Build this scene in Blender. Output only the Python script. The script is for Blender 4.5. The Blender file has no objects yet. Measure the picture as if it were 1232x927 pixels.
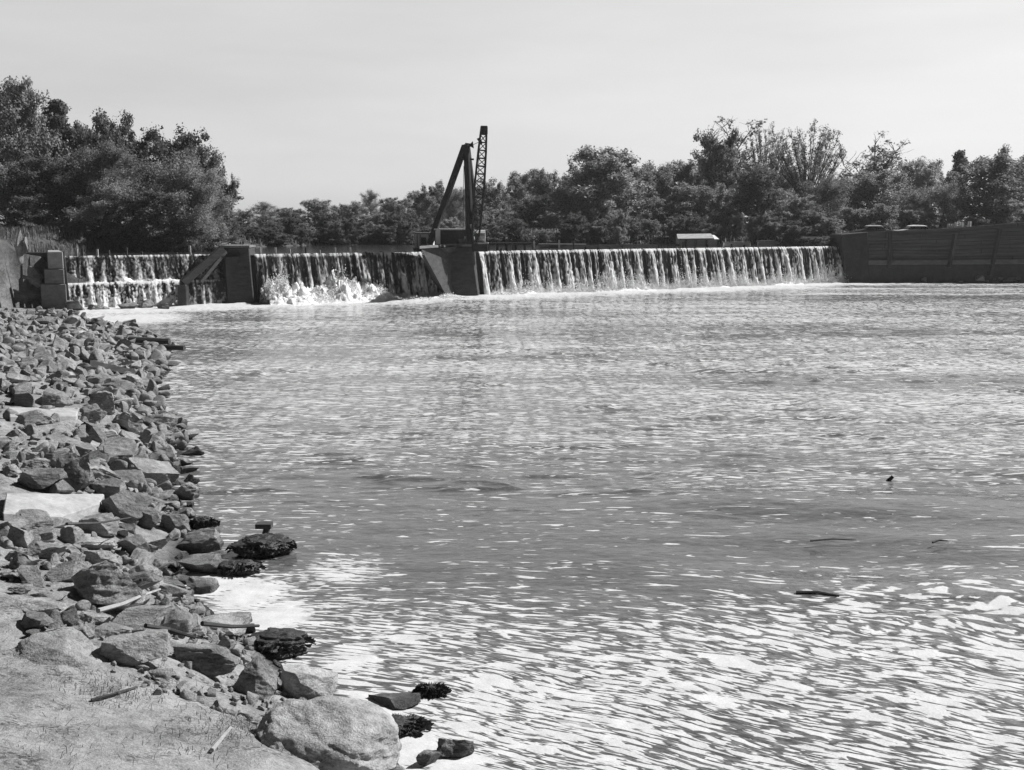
import bpy, bmesh, math, random
import numpy as np
from mathutils import Vector, Matrix

R = math.radians
sc = bpy.context.scene
col = sc.collection

# ------------------------------------------------------------------ camera
IW, IH, FPX, HC, HZ = 1232, 927, 1321.0, 6.0, 268
PITCH = math.atan((463.5 - HZ) / FPX)
cam_d = bpy.data.cameras.new("camera")
cam = bpy.data.objects.new("camera", cam_d)
col.objects.link(cam)
cam.location = (0, 0, HC)
cam.rotation_euler = (R(90) - PITCH, 0, 0)
cam_d.sensor_width = 36
cam_d.lens = FPX / IW * 36
cam_d.clip_start = 0.1
cam_d.clip_end = 4000
sc.camera = cam

# ------------------------------------------------------------------ light
SUN_EL, SUN_AZ = 44.0, 21.0            # azimuth measured from +X towards +Y
sd = Vector((math.cos(R(SUN_AZ)) * math.cos(R(SUN_EL)), math.sin(R(SUN_AZ)) * math.cos(R(SUN_EL)), math.sin(R(SUN_EL))))
sun_d = bpy.data.lights.new("sun", 'SUN')
sun_d.energy = 5.0
sun_d.angle = R(0.5)
sun_d.color = (1.0, 1.0, 1.0)           # black and white film
sun = bpy.data.objects.new("sun", sun_d)
col.objects.link(sun)
sun.location = (40, 10, 60)
sun.rotation_euler = sd.to_track_quat('Z', 'Y').to_euler()

world = bpy.data.worlds.new("World")
sc.world = world
world.use_nodes = True
nt = world.node_tree
nt.nodes.clear()
def wn(t, **kw):
    n = nt.nodes.new(t)
    for k, v in kw.items(): setattr(n, k, v)
    return n
w_out = wn('ShaderNodeOutputWorld'); w_bg = wn('ShaderNodeBackground')
sky = wn('ShaderNodeTexSky', sky_type='NISHITA', sun_disc=False)
sky.sun_elevation = R(SUN_EL); sky.sun_rotation = R(90 - SUN_AZ)
sky.air_density = 1.0; sky.dust_density = 2.0; sky.ozone_density = 1.0
sep = wn('ShaderNodeSeparateColor')     # a red filter on panchromatic film: white horizon, dark zenith
tc = wn('ShaderNodeTexCoord'); sxyz = wn('ShaderNodeSeparateXYZ')
mp = wn('ShaderNodeMapping'); mp.inputs['Scale'].default_value = (1.6, 1.6, 9.0); mp.inputs['Rotation'].default_value = (R(6), R(-8), 0)
ns = wn('ShaderNodeTexNoise'); ns.inputs['Scale'].default_value = 1.5; ns.inputs['Detail'].default_value = 6; ns.inputs['Roughness'].default_value = 0.55
cl = wn('ShaderNodeMapRange'); cl.inputs['From Min'].default_value = 0.35; cl.inputs['From Max'].default_value = 0.75; cl.inputs['To Min'].default_value = 0.0; cl.inputs['To Max'].default_value = 1.0
el = wn('ShaderNodeMapRange'); el.inputs['From Min'].default_value = 0.62; el.inputs['From Max'].default_value = 0.2; el.interpolation_type = 'SMOOTHSTEP'
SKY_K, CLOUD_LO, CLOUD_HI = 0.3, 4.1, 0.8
def wmath(op, a, b):
    n = wn('ShaderNodeMath', operation=op)
    for i, v in enumerate((a, b)):
        if isinstance(v, (int, float)): n.inputs[i].default_value = v
        else: nt.links.new(v, n.inputs[i])
    return n.outputs[0]
nt.links.new(sky.outputs[0], sep.inputs[0])
nt.links.new(tc.outputs['Generated'], mp.inputs[0]); nt.links.new(mp.outputs[0], ns.inputs['Vector'])
nt.links.new(ns.outputs['Fac'], cl.inputs['Value'])
nt.links.new(tc.outputs['Generated'], sxyz.inputs[0]); nt.links.new(sxyz.outputs['Z'], el.inputs['Value'])
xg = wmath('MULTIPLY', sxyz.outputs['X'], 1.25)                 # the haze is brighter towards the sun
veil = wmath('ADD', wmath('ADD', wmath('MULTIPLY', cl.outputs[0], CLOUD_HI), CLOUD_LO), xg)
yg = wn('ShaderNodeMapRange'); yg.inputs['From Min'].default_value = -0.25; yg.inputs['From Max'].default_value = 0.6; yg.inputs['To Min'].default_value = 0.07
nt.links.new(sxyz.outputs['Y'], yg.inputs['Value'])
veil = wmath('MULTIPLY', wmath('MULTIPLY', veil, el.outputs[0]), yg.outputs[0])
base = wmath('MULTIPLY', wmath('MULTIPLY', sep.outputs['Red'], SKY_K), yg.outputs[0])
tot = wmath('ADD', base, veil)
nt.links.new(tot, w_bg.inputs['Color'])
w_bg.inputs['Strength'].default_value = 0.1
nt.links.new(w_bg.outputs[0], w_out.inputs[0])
sc.view_settings.view_transform = 'Standard'
sc.view_settings.look = 'None'
sc.view_settings.gamma = 1.0
sc.view_settings.exposure = 0.42
sc.view_settings.use_curve_mapping = False

# ------------------------------------------------------------------ projection helpers: photo pixel -> world
def ray(px, py):
    x = (px - 616) / FPX; y = (463.5 - py) / FPX
    return np.array([x, math.cos(PITCH) + y * math.sin(PITCH), -math.sin(PITCH) + y * math.cos(PITCH)])
CAM = np.array([0, 0, HC])
def un(px, py, z=0.0):
    d = ray(px, py); return CAM + d * ((z - HC) / d[2])
def at(px, py, Y):
    d = ray(px, py); return CAM + d * (Y / d[1])

# ------------------------------------------------------------------ noise
def _h(ix, iy, iz, seed):
    h = (ix.astype(np.int64) * 374761393 + iy.astype(np.int64) * 668265263 + iz.astype(np.int64) * 2147483647 + seed * 974634) & 0xffffffff
    h = ((h ^ (h >> 13)) * 1274126177) & 0xffffffff
    h = ((h ^ (h >> 16)) * 2246822519) & 0xffffffff
    return ((h ^ (h >> 15)) & 0xffff) / 32767.5 - 1.0
def n2(x, y, seed=0):
    x = np.asarray(x, float); y = np.asarray(y, float)
    ix = np.floor(x); iy = np.floor(y); fx = x - ix; fy = y - iy
    fx = fx * fx * fx * (fx * (fx * 6 - 15) + 10); fy = fy * fy * fy * (fy * (fy * 6 - 15) + 10)
    z = np.zeros_like(ix)
    a = _h(ix, iy, z, seed); b = _h(ix + 1, iy, z, seed); c = _h(ix, iy + 1, z, seed); d = _h(ix + 1, iy + 1, z, seed)
    return (a * (1 - fx) + b * fx) * (1 - fy) + (c * (1 - fx) + d * fx) * fy
def f2(x, y, o=4, seed=0, g=0.5):
    s = 0; a = 1; t = 0
    for k in range(o):
        s = s + a * n2(np.asarray(x) * 2 ** k + 17.3 * k, np.asarray(y) * 2 ** k - 9.1 * k, seed + k); t += a; a *= g
    return s / t
def n3(p, seed=0):
    i = np.floor(p); f = p - i; f = f * f * f * (f * (f * 6 - 15) + 10)
    r = 0
    for dx in (0, 1):
        for dy in (0, 1):
            for dz in (0, 1):
                w = (f[:, 0] if dx else 1 - f[:, 0]) * (f[:, 1] if dy else 1 - f[:, 1]) * (f[:, 2] if dz else 1 - f[:, 2])
                r = r + w * _h(i[:, 0] + dx, i[:, 1] + dy, i[:, 2] + dz, seed)
    return r
def f3(p, o=4, seed=0):
    s = 0; a = 1; t = 0
    for k in range(o):
        s = s + a * n3(p * 2 ** k + 11.7 * k, seed + k); t += a; a *= 0.5
    return s / t
def sst(a, b, x):
    t = np.clip((np.asarray(x, float) - a) / (b - a), 0, 1); return t * t * (3 - 2 * t)

# ------------------------------------------------------------------ materials
def newmat(name):
    m = bpy.data.materials.new(name); m.use_nodes = True
    m.node_tree.nodes.clear(); return m
class NT:
    def __init__(s, m): s.t = m.node_tree
    def n(s, typ, ins=None, **kw):
        nd = s.t.nodes.new(typ)
        for k, v in kw.items(): setattr(nd, k, v)
        for k, v in (ins or {}).items():
            if hasattr(v, 'is_output'): s.t.links.new(v, nd.inputs[k])
            else:
                if nd.inputs[k].type == 'RGBA' and isinstance(v, (int, float)): v = (v, v, v, 1)
                nd.inputs[k].default_value = v
        return nd
    def math(s, op, a, b=0.0, clamp=False):
        return s.n('ShaderNodeMath', {0: a, 1: b}, operation=op, use_clamp=clamp).outputs[0]
    def mr(s, v, a, b, c=0.0, d=1.0, smooth=False):
        return s.n('ShaderNodeMapRange', {'Value': v, 'From Min': a, 'From Max': b, 'To Min': c, 'To Max': d}, interpolation_type='SMOOTHSTEP' if smooth else 'LINEAR').outputs[0]
    def noise(s, vec, scale, det=5.0, rough=0.6):
        return s.n('ShaderNodeTexNoise', {'Vector': vec, 'Scale': scale, 'Detail': det, 'Roughness': rough}).outputs['Fac']
    def mapv(s, vec, scale):
        return s.n('ShaderNodeMapping', {'Vector': vec, 'Scale': scale}).outputs[0]
    def out(s, sh):
        o = s.t.nodes.new('ShaderNodeOutputMaterial'); s.t.links.new(sh, o.inputs['Surface'])

def gray_mat(name, lo, hi, scale=3.0, rough=0.85, bump=0.3, bdist=0.02, stretch=(1, 1, 1), objrand=0.0, spec=0.3, coord='Object', det=8.0, metal=0.0):
    m = newmat(name); t = NT(m)
    tcn = t.n('ShaderNodeTexCoord').outputs[coord]
    v = t.mapv(tcn, stretch)
    a = t.noise(v, scale, det, 0.65); b = t.noise(v, scale * 5.3, 4, 0.7)
    f = t.math('ADD', t.math('MULTIPLY', a, 0.65), t.math('MULTIPLY', b, 0.35))
    c = t.mr(f, 0.34, 0.66, lo, hi)
    if objrand:
        c = t.math('MULTIPLY', c, t.mr(t.n('ShaderNodeObjectInfo').outputs['Random'], 0, 1, 1 - objrand, 1 + objrand))
    bs = t.n('ShaderNodeBsdfPrincipled', {'Base Color': c, 'Roughness': rough, 'Specular IOR Level': spec, 'Metallic': metal})
    if bump:
        bp = t.n('ShaderNodeBump', {'Height': f, 'Strength': bump, 'Distance': bdist})
        t.t.links.new(bp.outputs[0], bs.inputs['Normal'])
    t.out(bs.outputs[0]); return m

def rock_mat():
    m = newmat('rock_grey'); t = NT(m)
    geo = t.n('ShaderNodeNewGeometry').outputs['Position']
    tcn = t.n('ShaderNodeTexCoord').outputs['Object']
    rnd = t.n('ShaderNodeObjectInfo').outputs['Random']
    off = t.n('ShaderNodeVectorMath', {0: tcn, 1: t.n('ShaderNodeCombineXYZ', {0: t.math('MULTIPLY', rnd, 31.0), 1: t.math('MULTIPLY', rnd, 57.0), 2: 0.0}).outputs[0]}, operation='ADD').outputs[0]
    a = t.noise(off, 2.2, 6, 0.6); b = t.noise(t.mapv(off, (1, 1, 3.2)), 9.0, 6, 0.7); g = t.noise(off, 45.0, 3, 0.7)
    f = t.math('ADD', t.math('ADD', t.math('MULTIPLY', a, 0.4), t.math('MULTIPLY', b, 0.35)), t.math('MULTIPLY', g, 0.25))
    c = t.mr(f, 0.38, 0.62, 0.09, 0.42)
    c = t.math('MULTIPLY', c, t.mr(t.math('FRACT', t.math('MULTIPLY', rnd, 7.31)), 0, 1, 0.62, 1.3))
    z = t.n('ShaderNodeSeparateXYZ', {0: geo}).outputs['Z']
    zz = t.math('ADD', z, t.math('MULTIPLY', t.math('SUBTRACT', t.noise(geo, 3.0, 3), 0.5), 0.35))
    wet = t.mr(zz, 0.05, 0.28, 0.28, 1.0, True)                 # the wet tide line along the water
    c = t.math('MULTIPLY', c, wet)
    bp = t.n('ShaderNodeBump', {'Height': f, 'Strength': 0.9, 'Distance': 0.09})
    bs = t.n('ShaderNodeBsdfPrincipled', {'Base Color': c, 'Roughness': t.mr(wet, 0.28, 1, 0.35, 0.9), 'Specular IOR Level': 0.3, 'Normal': bp.outputs[0]})
    t.out(bs.outputs[0]); return m

def leaf_mat(name, lo, hi, trans=0.35):
    m = newmat(name); t = NT(m)
    rnd = t.n('ShaderNodeNewGeometry').outputs['Random Per Island']
    c = t.mr(rnd, 0, 1, lo, hi)
    c = t.math('MULTIPLY', c, t.mr(t.n('ShaderNodeObjectInfo').outputs['Random'], 0, 1, 0.75, 1.3))
    d = t.n('ShaderNodeBsdfPrincipled', {'Base Color': c, 'Roughness': 0.6, 'Specular IOR Level': 0.25})
    tr = t.n('ShaderNodeBsdfTranslucent', {'Color': c})
    mx = t.n('ShaderNodeMixShader', {0: trans, 1: d.outputs[0], 2: tr.outputs[0]})
    t.out(mx.outputs[0]); return m

def attr_mat(name, attr, dark, light, rough=0.6, bump=0.4, noise_scale=6.0, trans=0.0):
    """water that runs from clear and dark to aerated and white, as the vertex attribute says"""
    m = newmat(name); t = NT(m)
    w = t.n('ShaderNodeAttribute', attribute_name=attr).outputs['Fac']
    pos = t.n('ShaderNodeNewGeometry').outputs['Position']
    nn = t.noise(t.mapv(pos, (1, 1, 0.45)), noise_scale, 5, 0.7)
    f = t.math('ADD', w, t.math('MULTIPLY', t.math('SUBTRACT', nn, 0.5), 0.75))
    f = t.mr(f, 0.15, 0.85, 0, 1, True)
    c = t.mr(f, 0, 1, dark, light)
    bp = t.n('ShaderNodeBump', {'Height': nn, 'Strength': bump, 'Distance': 0.15})
    bs = t.n('ShaderNodeBsdfPrincipled', {'Base Color': c, 'Roughness': t.mr(f, 0, 1, 0.18, rough), 'IOR': 1.33, 'Normal': bp.outputs[0]})
    sh = bs.outputs[0]
    if trans:
        tr = t.n('ShaderNodeBsdfTranslucent', {'Color': c})
        sh = t.n('ShaderNodeMixShader', {0: trans, 1: sh, 2: tr.outputs[0]}).outputs[0]
    t.out(sh); return m

def water_mat():
    m = newmat('river_water'); t = NT(m)
    uv = t.n('ShaderNodeUVMap', uv_map='flow').outputs[0]
    den = t.n('ShaderNodeAttribute', attribute_name='foam').outputs['Fac']
    pos = t.n('ShaderNodeNewGeometry').outputs['Position']
    def layer(su, sv, warp, wscale, seed, soft, dshift=0.0):
        v = t.mapv(uv, (su, sv, 1))
        wn_ = t.n('ShaderNodeTexNoise', {'Vector': v, 'Scale': wscale, 'Detail': 3.0, 'Roughness': 0.6}).outputs['Color']
        wv = t.n('ShaderNodeVectorMath', {0: wn_, 1: (0.5, 0.5, 0.5)}, operation='SUBTRACT').outputs[0]
        wv = t.n('ShaderNodeVectorMath', {0: wv, 'Scale': warp}, operation='SCALE').outputs[0]
        v = t.n('ShaderNodeVectorMath', {0: v, 1: wv}, operation='ADD').outputs[0]
        v = t.n('ShaderNodeVectorMath', {0: v, 1: (seed, seed * 1.7, 0)}, operation='ADD').outputs[0]
        e = t.n('ShaderNodeTexVoronoi', {'Vector': v, 'Scale': 1.0, 'Randomness': 1.0}, voronoi_dimensions='2D', feature='DISTANCE_TO_EDGE').outputs['Distance']
        cc = t.n('ShaderNodeTexVoronoi', {'Vector': v, 'Scale': 1.0, 'Randomness': 1.0}, voronoi_dimensions='2D', feature='F1').outputs['Color']
        cr = t.n('ShaderNodeSeparateColor', {0: cc}).outputs[0]
        dd = t.math('ADD', den, dshift)
        thr = t.mr(dd, 0.0, 1.0, 0.42, 0.01)
        thr = t.math('ADD', thr, t.math('MULTIPLY', t.math('SUBTRACT', cr, 0.5), 0.16))
        edge = t.mr(t.math('SUBTRACT', e, thr), 0.0, soft, 0, 1, True)
        keep = t.mr(t.math('SUBTRACT', t.math('MULTIPLY', dd, 1.45), cr), 0.0, 0.08, 0, 1)
        return t.math('MULTIPLY', edge, keep)
    l1 = layer(1.35, 6.8, 1.7, 0.7, 0.0, 0.11)
    l2 = layer(3.2, 15.0, 1.8, 0.7, 31.0, 0.13, -0.04)
    l3 = layer(1.0, 3.0, 1.8, 1.0, 77.0, 0.08, -0.30)
    solid = t.mr(t.math('ADD', den, t.math('MULTIPLY', t.math('SUBTRACT', t.noise(uv, 2.6, 5, 0.65), 0.5), 0.5)), 0.98, 1.12, 0, 1, True)
    foam = t.math('MAXIMUM', t.math('MAXIMUM', l1, l2), t.math('MAXIMUM', l3, solid))
    # scum: thin grey film of tiny bubbles between the patches
    scum = t.math('MULTIPLY', t.mr(t.noise(t.mapv(uv, (1.2, 3.5, 1)), 3.0, 8, 0.75), 0.42, 0.7), t.mr(den, 0.05, 0.8, 0.12, 0.42))
    foam = t.math('MAXIMUM', foam, scum)
    rip = t.noise(t.mapv(pos, (1.0, 2.0, 1.0)), 5.5, 4, 0.6)
    rip2 = t.noise(t.mapv(pos, (1.0, 1.6, 1.0)), 1.6, 3, 0.55)
    hh = t.math('ADD', t.math('MULTIPLY', rip, 0.35), rip2)
    b1 = t.n('ShaderNodeBump', {'Height': hh, 'Strength': 0.24, 'Distance': 0.06})
    fb = t.n('ShaderNodeBump', {'Height': t.math('ADD', foam, t.math('MULTIPLY', t.noise(uv, 30, 3, 0.7), 0.3)), 'Strength': 0.5, 'Distance': 0.03})
    wat = t.n('ShaderNodeBsdfPrincipled', {'Base Color': 0.055, 'Roughness': 0.07, 'IOR': 1.38, 'Normal': b1.outputs[0]})
    wht = t.n('ShaderNodeBsdfPrincipled', {'Base Color': 0.82, 'Roughness': 0.8, 'Specular IOR Level': 0.2, 'Normal': fb.outputs[0]})
    t.t.links.new(t.mr(t.n('ShaderNodeAttribute', attribute_name='aerated').outputs['Fac'], 0, 1, 0.05, 0.085), wat.inputs['Base Color'])
    fc = t.math('ADD', t.math('MULTIPLY', t.noise(uv, 3.0, 4, 0.6), 0.5), t.math('MULTIPLY', t.noise(uv, 26, 4, 0.75), 0.5))
    t.t.links.new(t.mr(fc, 0.36, 0.62, 0.44, 0.64), wht.inputs['Base Color'])
    mx = t.n('ShaderNodeMixShader', {0: foam, 1: wat.outputs[0], 2: wht.outputs[0]})
    t.out(mx.outputs[0]); return m

def ground_mat():
    m = newmat('bank_ground'); t = NT(m)
    pos = t.n('ShaderNodeNewGeometry').outputs['Position']
    sand = t.n('ShaderNodeAttribute', attribute_name='sand').outputs['Fac']
    a = t.noise(pos, 0.9, 6, 0.62); b = t.noise(pos, 6.0, 6, 0.7); g = t.noise(pos, 38.0, 3, 0.7)
    f = t.math('ADD', t.math('ADD', t.math('MULTIPLY', a, 0.4), t.math('MULTIPLY', b, 0.35)), t.math('MULTIPLY', g, 0.25))
    cs = t.mr(f, 0.38, 0.60, 0.11, 0.36)
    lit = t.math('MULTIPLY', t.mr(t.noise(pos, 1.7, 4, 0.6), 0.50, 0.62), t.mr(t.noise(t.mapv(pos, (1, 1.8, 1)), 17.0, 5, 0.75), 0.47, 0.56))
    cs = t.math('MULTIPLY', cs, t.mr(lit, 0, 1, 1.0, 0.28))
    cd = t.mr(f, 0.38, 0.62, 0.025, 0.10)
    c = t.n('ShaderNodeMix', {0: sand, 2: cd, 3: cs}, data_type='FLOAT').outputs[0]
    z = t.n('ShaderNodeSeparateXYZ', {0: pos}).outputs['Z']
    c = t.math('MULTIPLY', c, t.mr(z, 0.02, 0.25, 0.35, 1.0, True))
    bp = t.n('ShaderNodeBump', {'Height': f, 'Strength': 0.9, 'Distance': 0.08})
    bs = t.n('ShaderNodeBsdfPrincipled', {'Base Color': c, 'Roughness': 0.95, 'Specular IOR Level': 0.1, 'Normal': bp.outputs[0]})
    t.out(bs.outputs[0]); return m

M = {}
M['rock'] = rock_mat()
M['water'] = water_mat()
M['ground'] = ground_mat()
M['fall'] = attr_mat('falling_water', 'white', 0.035, 0.86, 0.7, 0.5, 5.0, 0.2)
M['splash'] = gray_mat('white_splash', 0.72, 0.88, 3.0, 0.8, 0.9, 0.15, spec=0.2, coord='Object')
M['pool'] = gray_mat('reservoir_water', 0.03, 0.05, 2.0, 0.1, 0.15, 0.02, spec=0.5)
M['concrete'] = gray_mat('weathered_concrete', 0.028, 0.10, 1.3, 0.9, 0.5, 0.04, stretch=(1, 1, 3.0), spec=0.2)
M['concrete_light'] = gray_mat('pale_concrete', 0.22, 0.46, 1.6, 0.9, 0.5, 0.03, stretch=(1, 1, 2.5), spec=0.2)
M['plank'] = gray_mat('weathered_plank', 0.05, 0.17, 1.0, 0.9, 0.5, 0.03, stretch=(0.25, 1.0, 5.0), spec=0.2)
M['concrete_mid'] = gray_mat('stained_concrete', 0.12, 0.27, 1.6, 0.9, 0.6, 0.04, stretch=(1, 1, 2.5), spec=0.2)
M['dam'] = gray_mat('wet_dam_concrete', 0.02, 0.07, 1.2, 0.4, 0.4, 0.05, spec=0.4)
M['wood_dark'] = gray_mat('dark_timber', 0.025, 0.085, 2.5, 0.85, 0.5, 0.02, stretch=(0.5, 0.5, 4), spec=0.2, objrand=0.25)
M['wood_pale'] = gray_mat('weathered_board', 0.16, 0.34, 2.5, 0.85, 0.5, 0.02, stretch=(4, 4, 0.6), spec=0.2, objrand=0.2)
M['driftwood'] = gray_mat('dry_driftwood', 0.2, 0.42, 5.0, 0.85, 0.5, 0.01, spec=0.2)
M['steel'] = gray_mat('dark_steel', 0.012, 0.04, 3.0, 0.55, 0.2, 0.01, spec=0.4, metal=0.2)
M['steel_pale'] = gray_mat('worn_machine_paint', 0.25, 0.5, 3.0, 0.6, 0.2, 0.01, spec=0.4)
M['white_paint'] = gray_mat('white_paint', 0.6, 0.8, 3.0, 0.6, 0.2, 0.01, spec=0.4)
M['car_dark'] = gray_mat('dark_car_paint', 0.03, 0.05, 2.0, 0.25, 0.0, spec=0.5)
M['car_pale_glint'] = gray_mat('pale_car_paint_glint', 0.5, 0.6, 2.0, 0.25, 0.0, spec=0.5)  # pale body colour, also the painted sun glint on a roof
M['rubber'] = gray_mat('black_rubber', 0.015, 0.03, 3.0, 0.9, 0.0)
M['glass'] = gray_mat('dark_glass', 0.01, 0.02, 3.0, 0.08, 0.0, spec=0.5)
M['bark'] = gray_mat('tree_bark', 0.05, 0.14, 4.0, 0.9, 0.6, 0.03, stretch=(3, 3, 0.7), objrand=0.3)
M['leaf'] = leaf_mat('green_leaves', 0.12, 0.42, 0.55)
M['leaf_dark'] = leaf_mat('dark_leaves', 0.07, 0.24, 0.45)
M['leaf_pale'] = leaf_mat('pale_leaves', 0.2, 0.45, 0.45)
M['grass'] = leaf_mat('long_grass', 0.09, 0.19, 0.3)
M['weed'] = leaf_mat('dry_weed', 0.05, 0.22, 0.2)
M['seaweed'] = gray_mat('wet_weed', 0.008, 0.05, 9.0, 0.4, 0.9, 0.05, spec=0.5)

# ------------------------------------------------------------------ object helpers
def tag(o, label=None, cat=None, group=None, kind=None):
    if label: o['label'] = label
    if cat: o['category'] = cat
    if group: o['group'] = group
    if kind: o['kind'] = kind
    return o
def thing(name, label, cat, loc, group=None):
    o = bpy.data.objects.new(name, None); col.objects.link(o)
    o.location = tuple(float(v) for v in loc); o.empty_display_size = 0.3
    return tag(o, label, cat, group)
def mesh_np(name, V, Fq):
    me = bpy.data.meshes.new(name)
    V = np.asarray(V, np.float32)
    if isinstance(Fq, np.ndarray):
        k = Fq.shape[1]; nf = len(Fq)
        me.vertices.add(len(V)); me.vertices.foreach_set('co', V.ravel())
        me.loops.add(nf * k); me.loops.foreach_set('vertex_index', Fq.astype(np.int32).ravel())
        me.polygons.add(nf); me.polygons.foreach_set('loop_start', np.arange(nf, dtype=np.int32) * k)
        me.update(calc_edges=True)
    else:
        me.from_pydata([tuple(v) for v in V.tolist()], [], Fq); me.update()
    return me
def link(name, me, mat, parent=None, loc=None, smooth=False):
    o = bpy.data.objects.new(name, me); col.objects.link(o)
    if mat is not None and not me.materials: me.materials.append(mat)
    if parent is not None: o.parent = parent
    if loc is not None: o.location = tuple(float(v) for v in loc)
    if smooth: me.polygons.foreach_set('use_smooth', np.ones(len(me.polygons), bool))
    return o
class MB:
    """collects shapes in world coordinates; build() links them as one mesh object, relative to the thing's base"""
    def __init__(s): s.v = []; s.f = []
    def add(s, V, Fc):
        b = len(s.v); s.v += [tuple(float(c) for c in v) for v in V]; s.f += [tuple(b + i for i in f) for f in Fc]; return s
    def prism(s, lo, hi):
        n = len(lo); V = list(lo) + list(hi)
        Fc = [tuple(range(n))[::-1], tuple(range(n, 2 * n))] + [(i, (i + 1) % n, n + (i + 1) % n, n + i) for i in range(n)]
        return s.add(V, Fc)
    def box(s, a, b):
        (x0, y0, z0), (x1, y1, z1) = a, b
        return s.prism([(x0, y0, z0), (x1, y0, z0), (x1, y1, z0), (x0, y1, z0)], [(x0, y0, z1), (x1, y0, z1), (x1, y1, z1), (x0, y1, z1)])
    def tube(s, p0, p1, r0, r1=None, n=8):
        r1 = r0 if r1 is None else r1
        p0 = Vector(p0); p1 = Vector(p1); d = (p1 - p0).normalized()
        u = d.orthogonal().normalized(); w = d.cross(u)
        lo = [p0 + (u * math.cos(6.2832 * i / n) + w * math.sin(6.2832 * i / n)) * r0 for i in range(n)]
        hi = [p1 + (u * math.cos(6.2832 * i / n) + w * math.sin(6.2832 * i / n)) * r1 for i in range(n)]
        return s.prism(lo, hi)
    def beam(s, p0, p1, w, h):
        p0 = Vector(p0); p1 = Vector(p1); d = (p1 - p0).normalized()
        u = d.cross(Vector((0, 0, 1))); u = (u if u.length > 1e-3 else Vector((1, 0, 0))).normalized(); v = u.cross(d)
        c = [(-1, -1), (1, -1), (1, 1), (-1, 1)]
        return s.prism([p0 + u * a * w / 2 + v * b * h / 2 for a, b in c], [p1 + u * a * w / 2 + v * b * h / 2 for a, b in c])
    def build(s, name, mat, parent=None, kind=None, smooth=False, bevel=0.0, loc=None):
        off = Vector(parent.matrix_world.translation) if parent is not None else Vector((0, 0, 0))
        if parent is not None:
            off = Vector(parent.location); q = parent
            while q.parent: q = q.parent; off += Vector(q.location)
        if loc is not None: off = Vector([float(c) for c in loc])
        me = bpy.data.meshes.new(name)
        me.from_pydata([(Vector(v) - off) for v in s.v], [], s.f)
        bm = bmesh.new(); bm.from_mesh(me)
        bmesh.ops.recalc_face_normals(bm, faces=bm.faces)
        if bevel: bmesh.ops.bevel(bm, geom=bm.edges[:], offset=bevel, segments=1, affect='EDGES')
        bm.to_mesh(me); bm.free()
        o = link(name, me, mat, parent, loc, smooth)
        if kind: o['kind'] = kind
        return o
rng = np.random.default_rng(7)
random.seed(7)

# ------------------------------------------------------------------ the site
ZC = 3.6                                        # crest of the dam
DP0 = un(310, 366); DP1 = un(1010, 341)
DD = (DP1 - DP0) / np.linalg.norm(DP1 - DP0)     # along the dam
DN = np.array([DD[1], -DD[0], 0.0])              # downstream
def dam_pt(s, n, z): return np.array([DP0[0] + DD[0] * s + DN[0] * n, DP0[1] + DD[1] * s + DN[1] * n, z])
def dam_s(px, py=303, n=-1.0):
    r = ray(px, py); a = DP0 + n * DN; t = np.dot(a - CAM, DN) / np.dot(r, DN); return float(np.dot(CAM + r * t - DP0, DD))
shore_px = [(90, 383), (160, 398), (200, 418), (205, 450), (180, 472), (200, 498), (228, 520), (218, 560), (205, 592), (226, 622), (238, 650), (214, 690), (236, 722), (268, 752), (325, 790), (372, 825), (398, 862), (430, 893), (476, 930)]
sp = sorted([(un(x, y)[1], un(x, y)[0]) for x, y in shore_px])
SY = np.array([-60, -20, -6, 3, 8] + [a for a, b in sp] + [78, 84]); SX = np.array([30, 16, 9, 4.6, 1.9] + [b for a, b in sp] + [-31.5, -34])
def Xs(y): return np.interp(y, SY, SX)
def terr(x, y):
    """ground height and how sandy it is"""
    x = np.asarray(x, float); y = np.asarray(y, float)
    s = (x - DP0[0]) * DD[0] + (y - DP0[1]) * DD[1]; n = (x - DP0[0]) * DN[0] + (y - DP0[1]) * DN[1]
    dL = Xs(y) - x
    prof = np.where(dL > 0, np.minimum(0.42 * dL, 1.15) + np.clip(dL - 2.74, 0, 12) * 0.17, np.maximum(0.5 * dL, -2.0))
    prof = np.where(dL > 0, prof * (1 - 0.8 * sst(34, 60, y)), prof)
    prof = prof + np.where(dL > -0.5, 0.10 * f2(x * 0.8, y * 0.8, 4, 3) + 0.04 * f2(x * 4, y * 4, 3, 5), 0)
    prof = prof + 2.4 * np.exp(-((x / 3.2) ** 2 + ((y + 1.5) / 4.5) ** 2))
    # far side: fill behind the retaining wall, and a bank beyond the frame on the right
    dw = np.minimum(y - 111.6, x - 31.5)
    right = np.where(dw > 0, 4.15 + 0.05 * np.clip(dw, 0, 10), -2.0)
    rb = np.clip((x - 64) * 0.5, -2, 4.5)
    down = np.maximum(np.maximum(prof, right), rb)
    # upstream: the pool and its banks
    Wd = np.interp(s, [-30, -13, 0, 15, 30, 45, 60, 80], [4, 11, 20, 34, 30, 22, 16, 10]) + 1.5 * n2(s * 0.15, s * 0 + 3, 9)
    inp = np.minimum(np.minimum(Wd + n, s + 14.5), 59.5 - s)
    up = np.where(inp > 0, np.maximum(3.5 - 0.6 * inp, 1.5), 3.6 + np.minimum(-inp * 0.28, 1.0) + 0.15 * f2(x * 0.3, y * 0.3, 3, 12))
    up = up + np.where((s < -2) & (inp < -2), 0.55, 0)
    z = np.where(n > -1.6, down, up)
    sand = np.where(n > -1.6, sst(-0.2, 0.6, dL) * (1 - sst(70, 78, y) * 0.4), 0.15)
    sand = np.where((right > 0) & (n > -1.6), 0.1, sand)
    return z, sand
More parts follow.
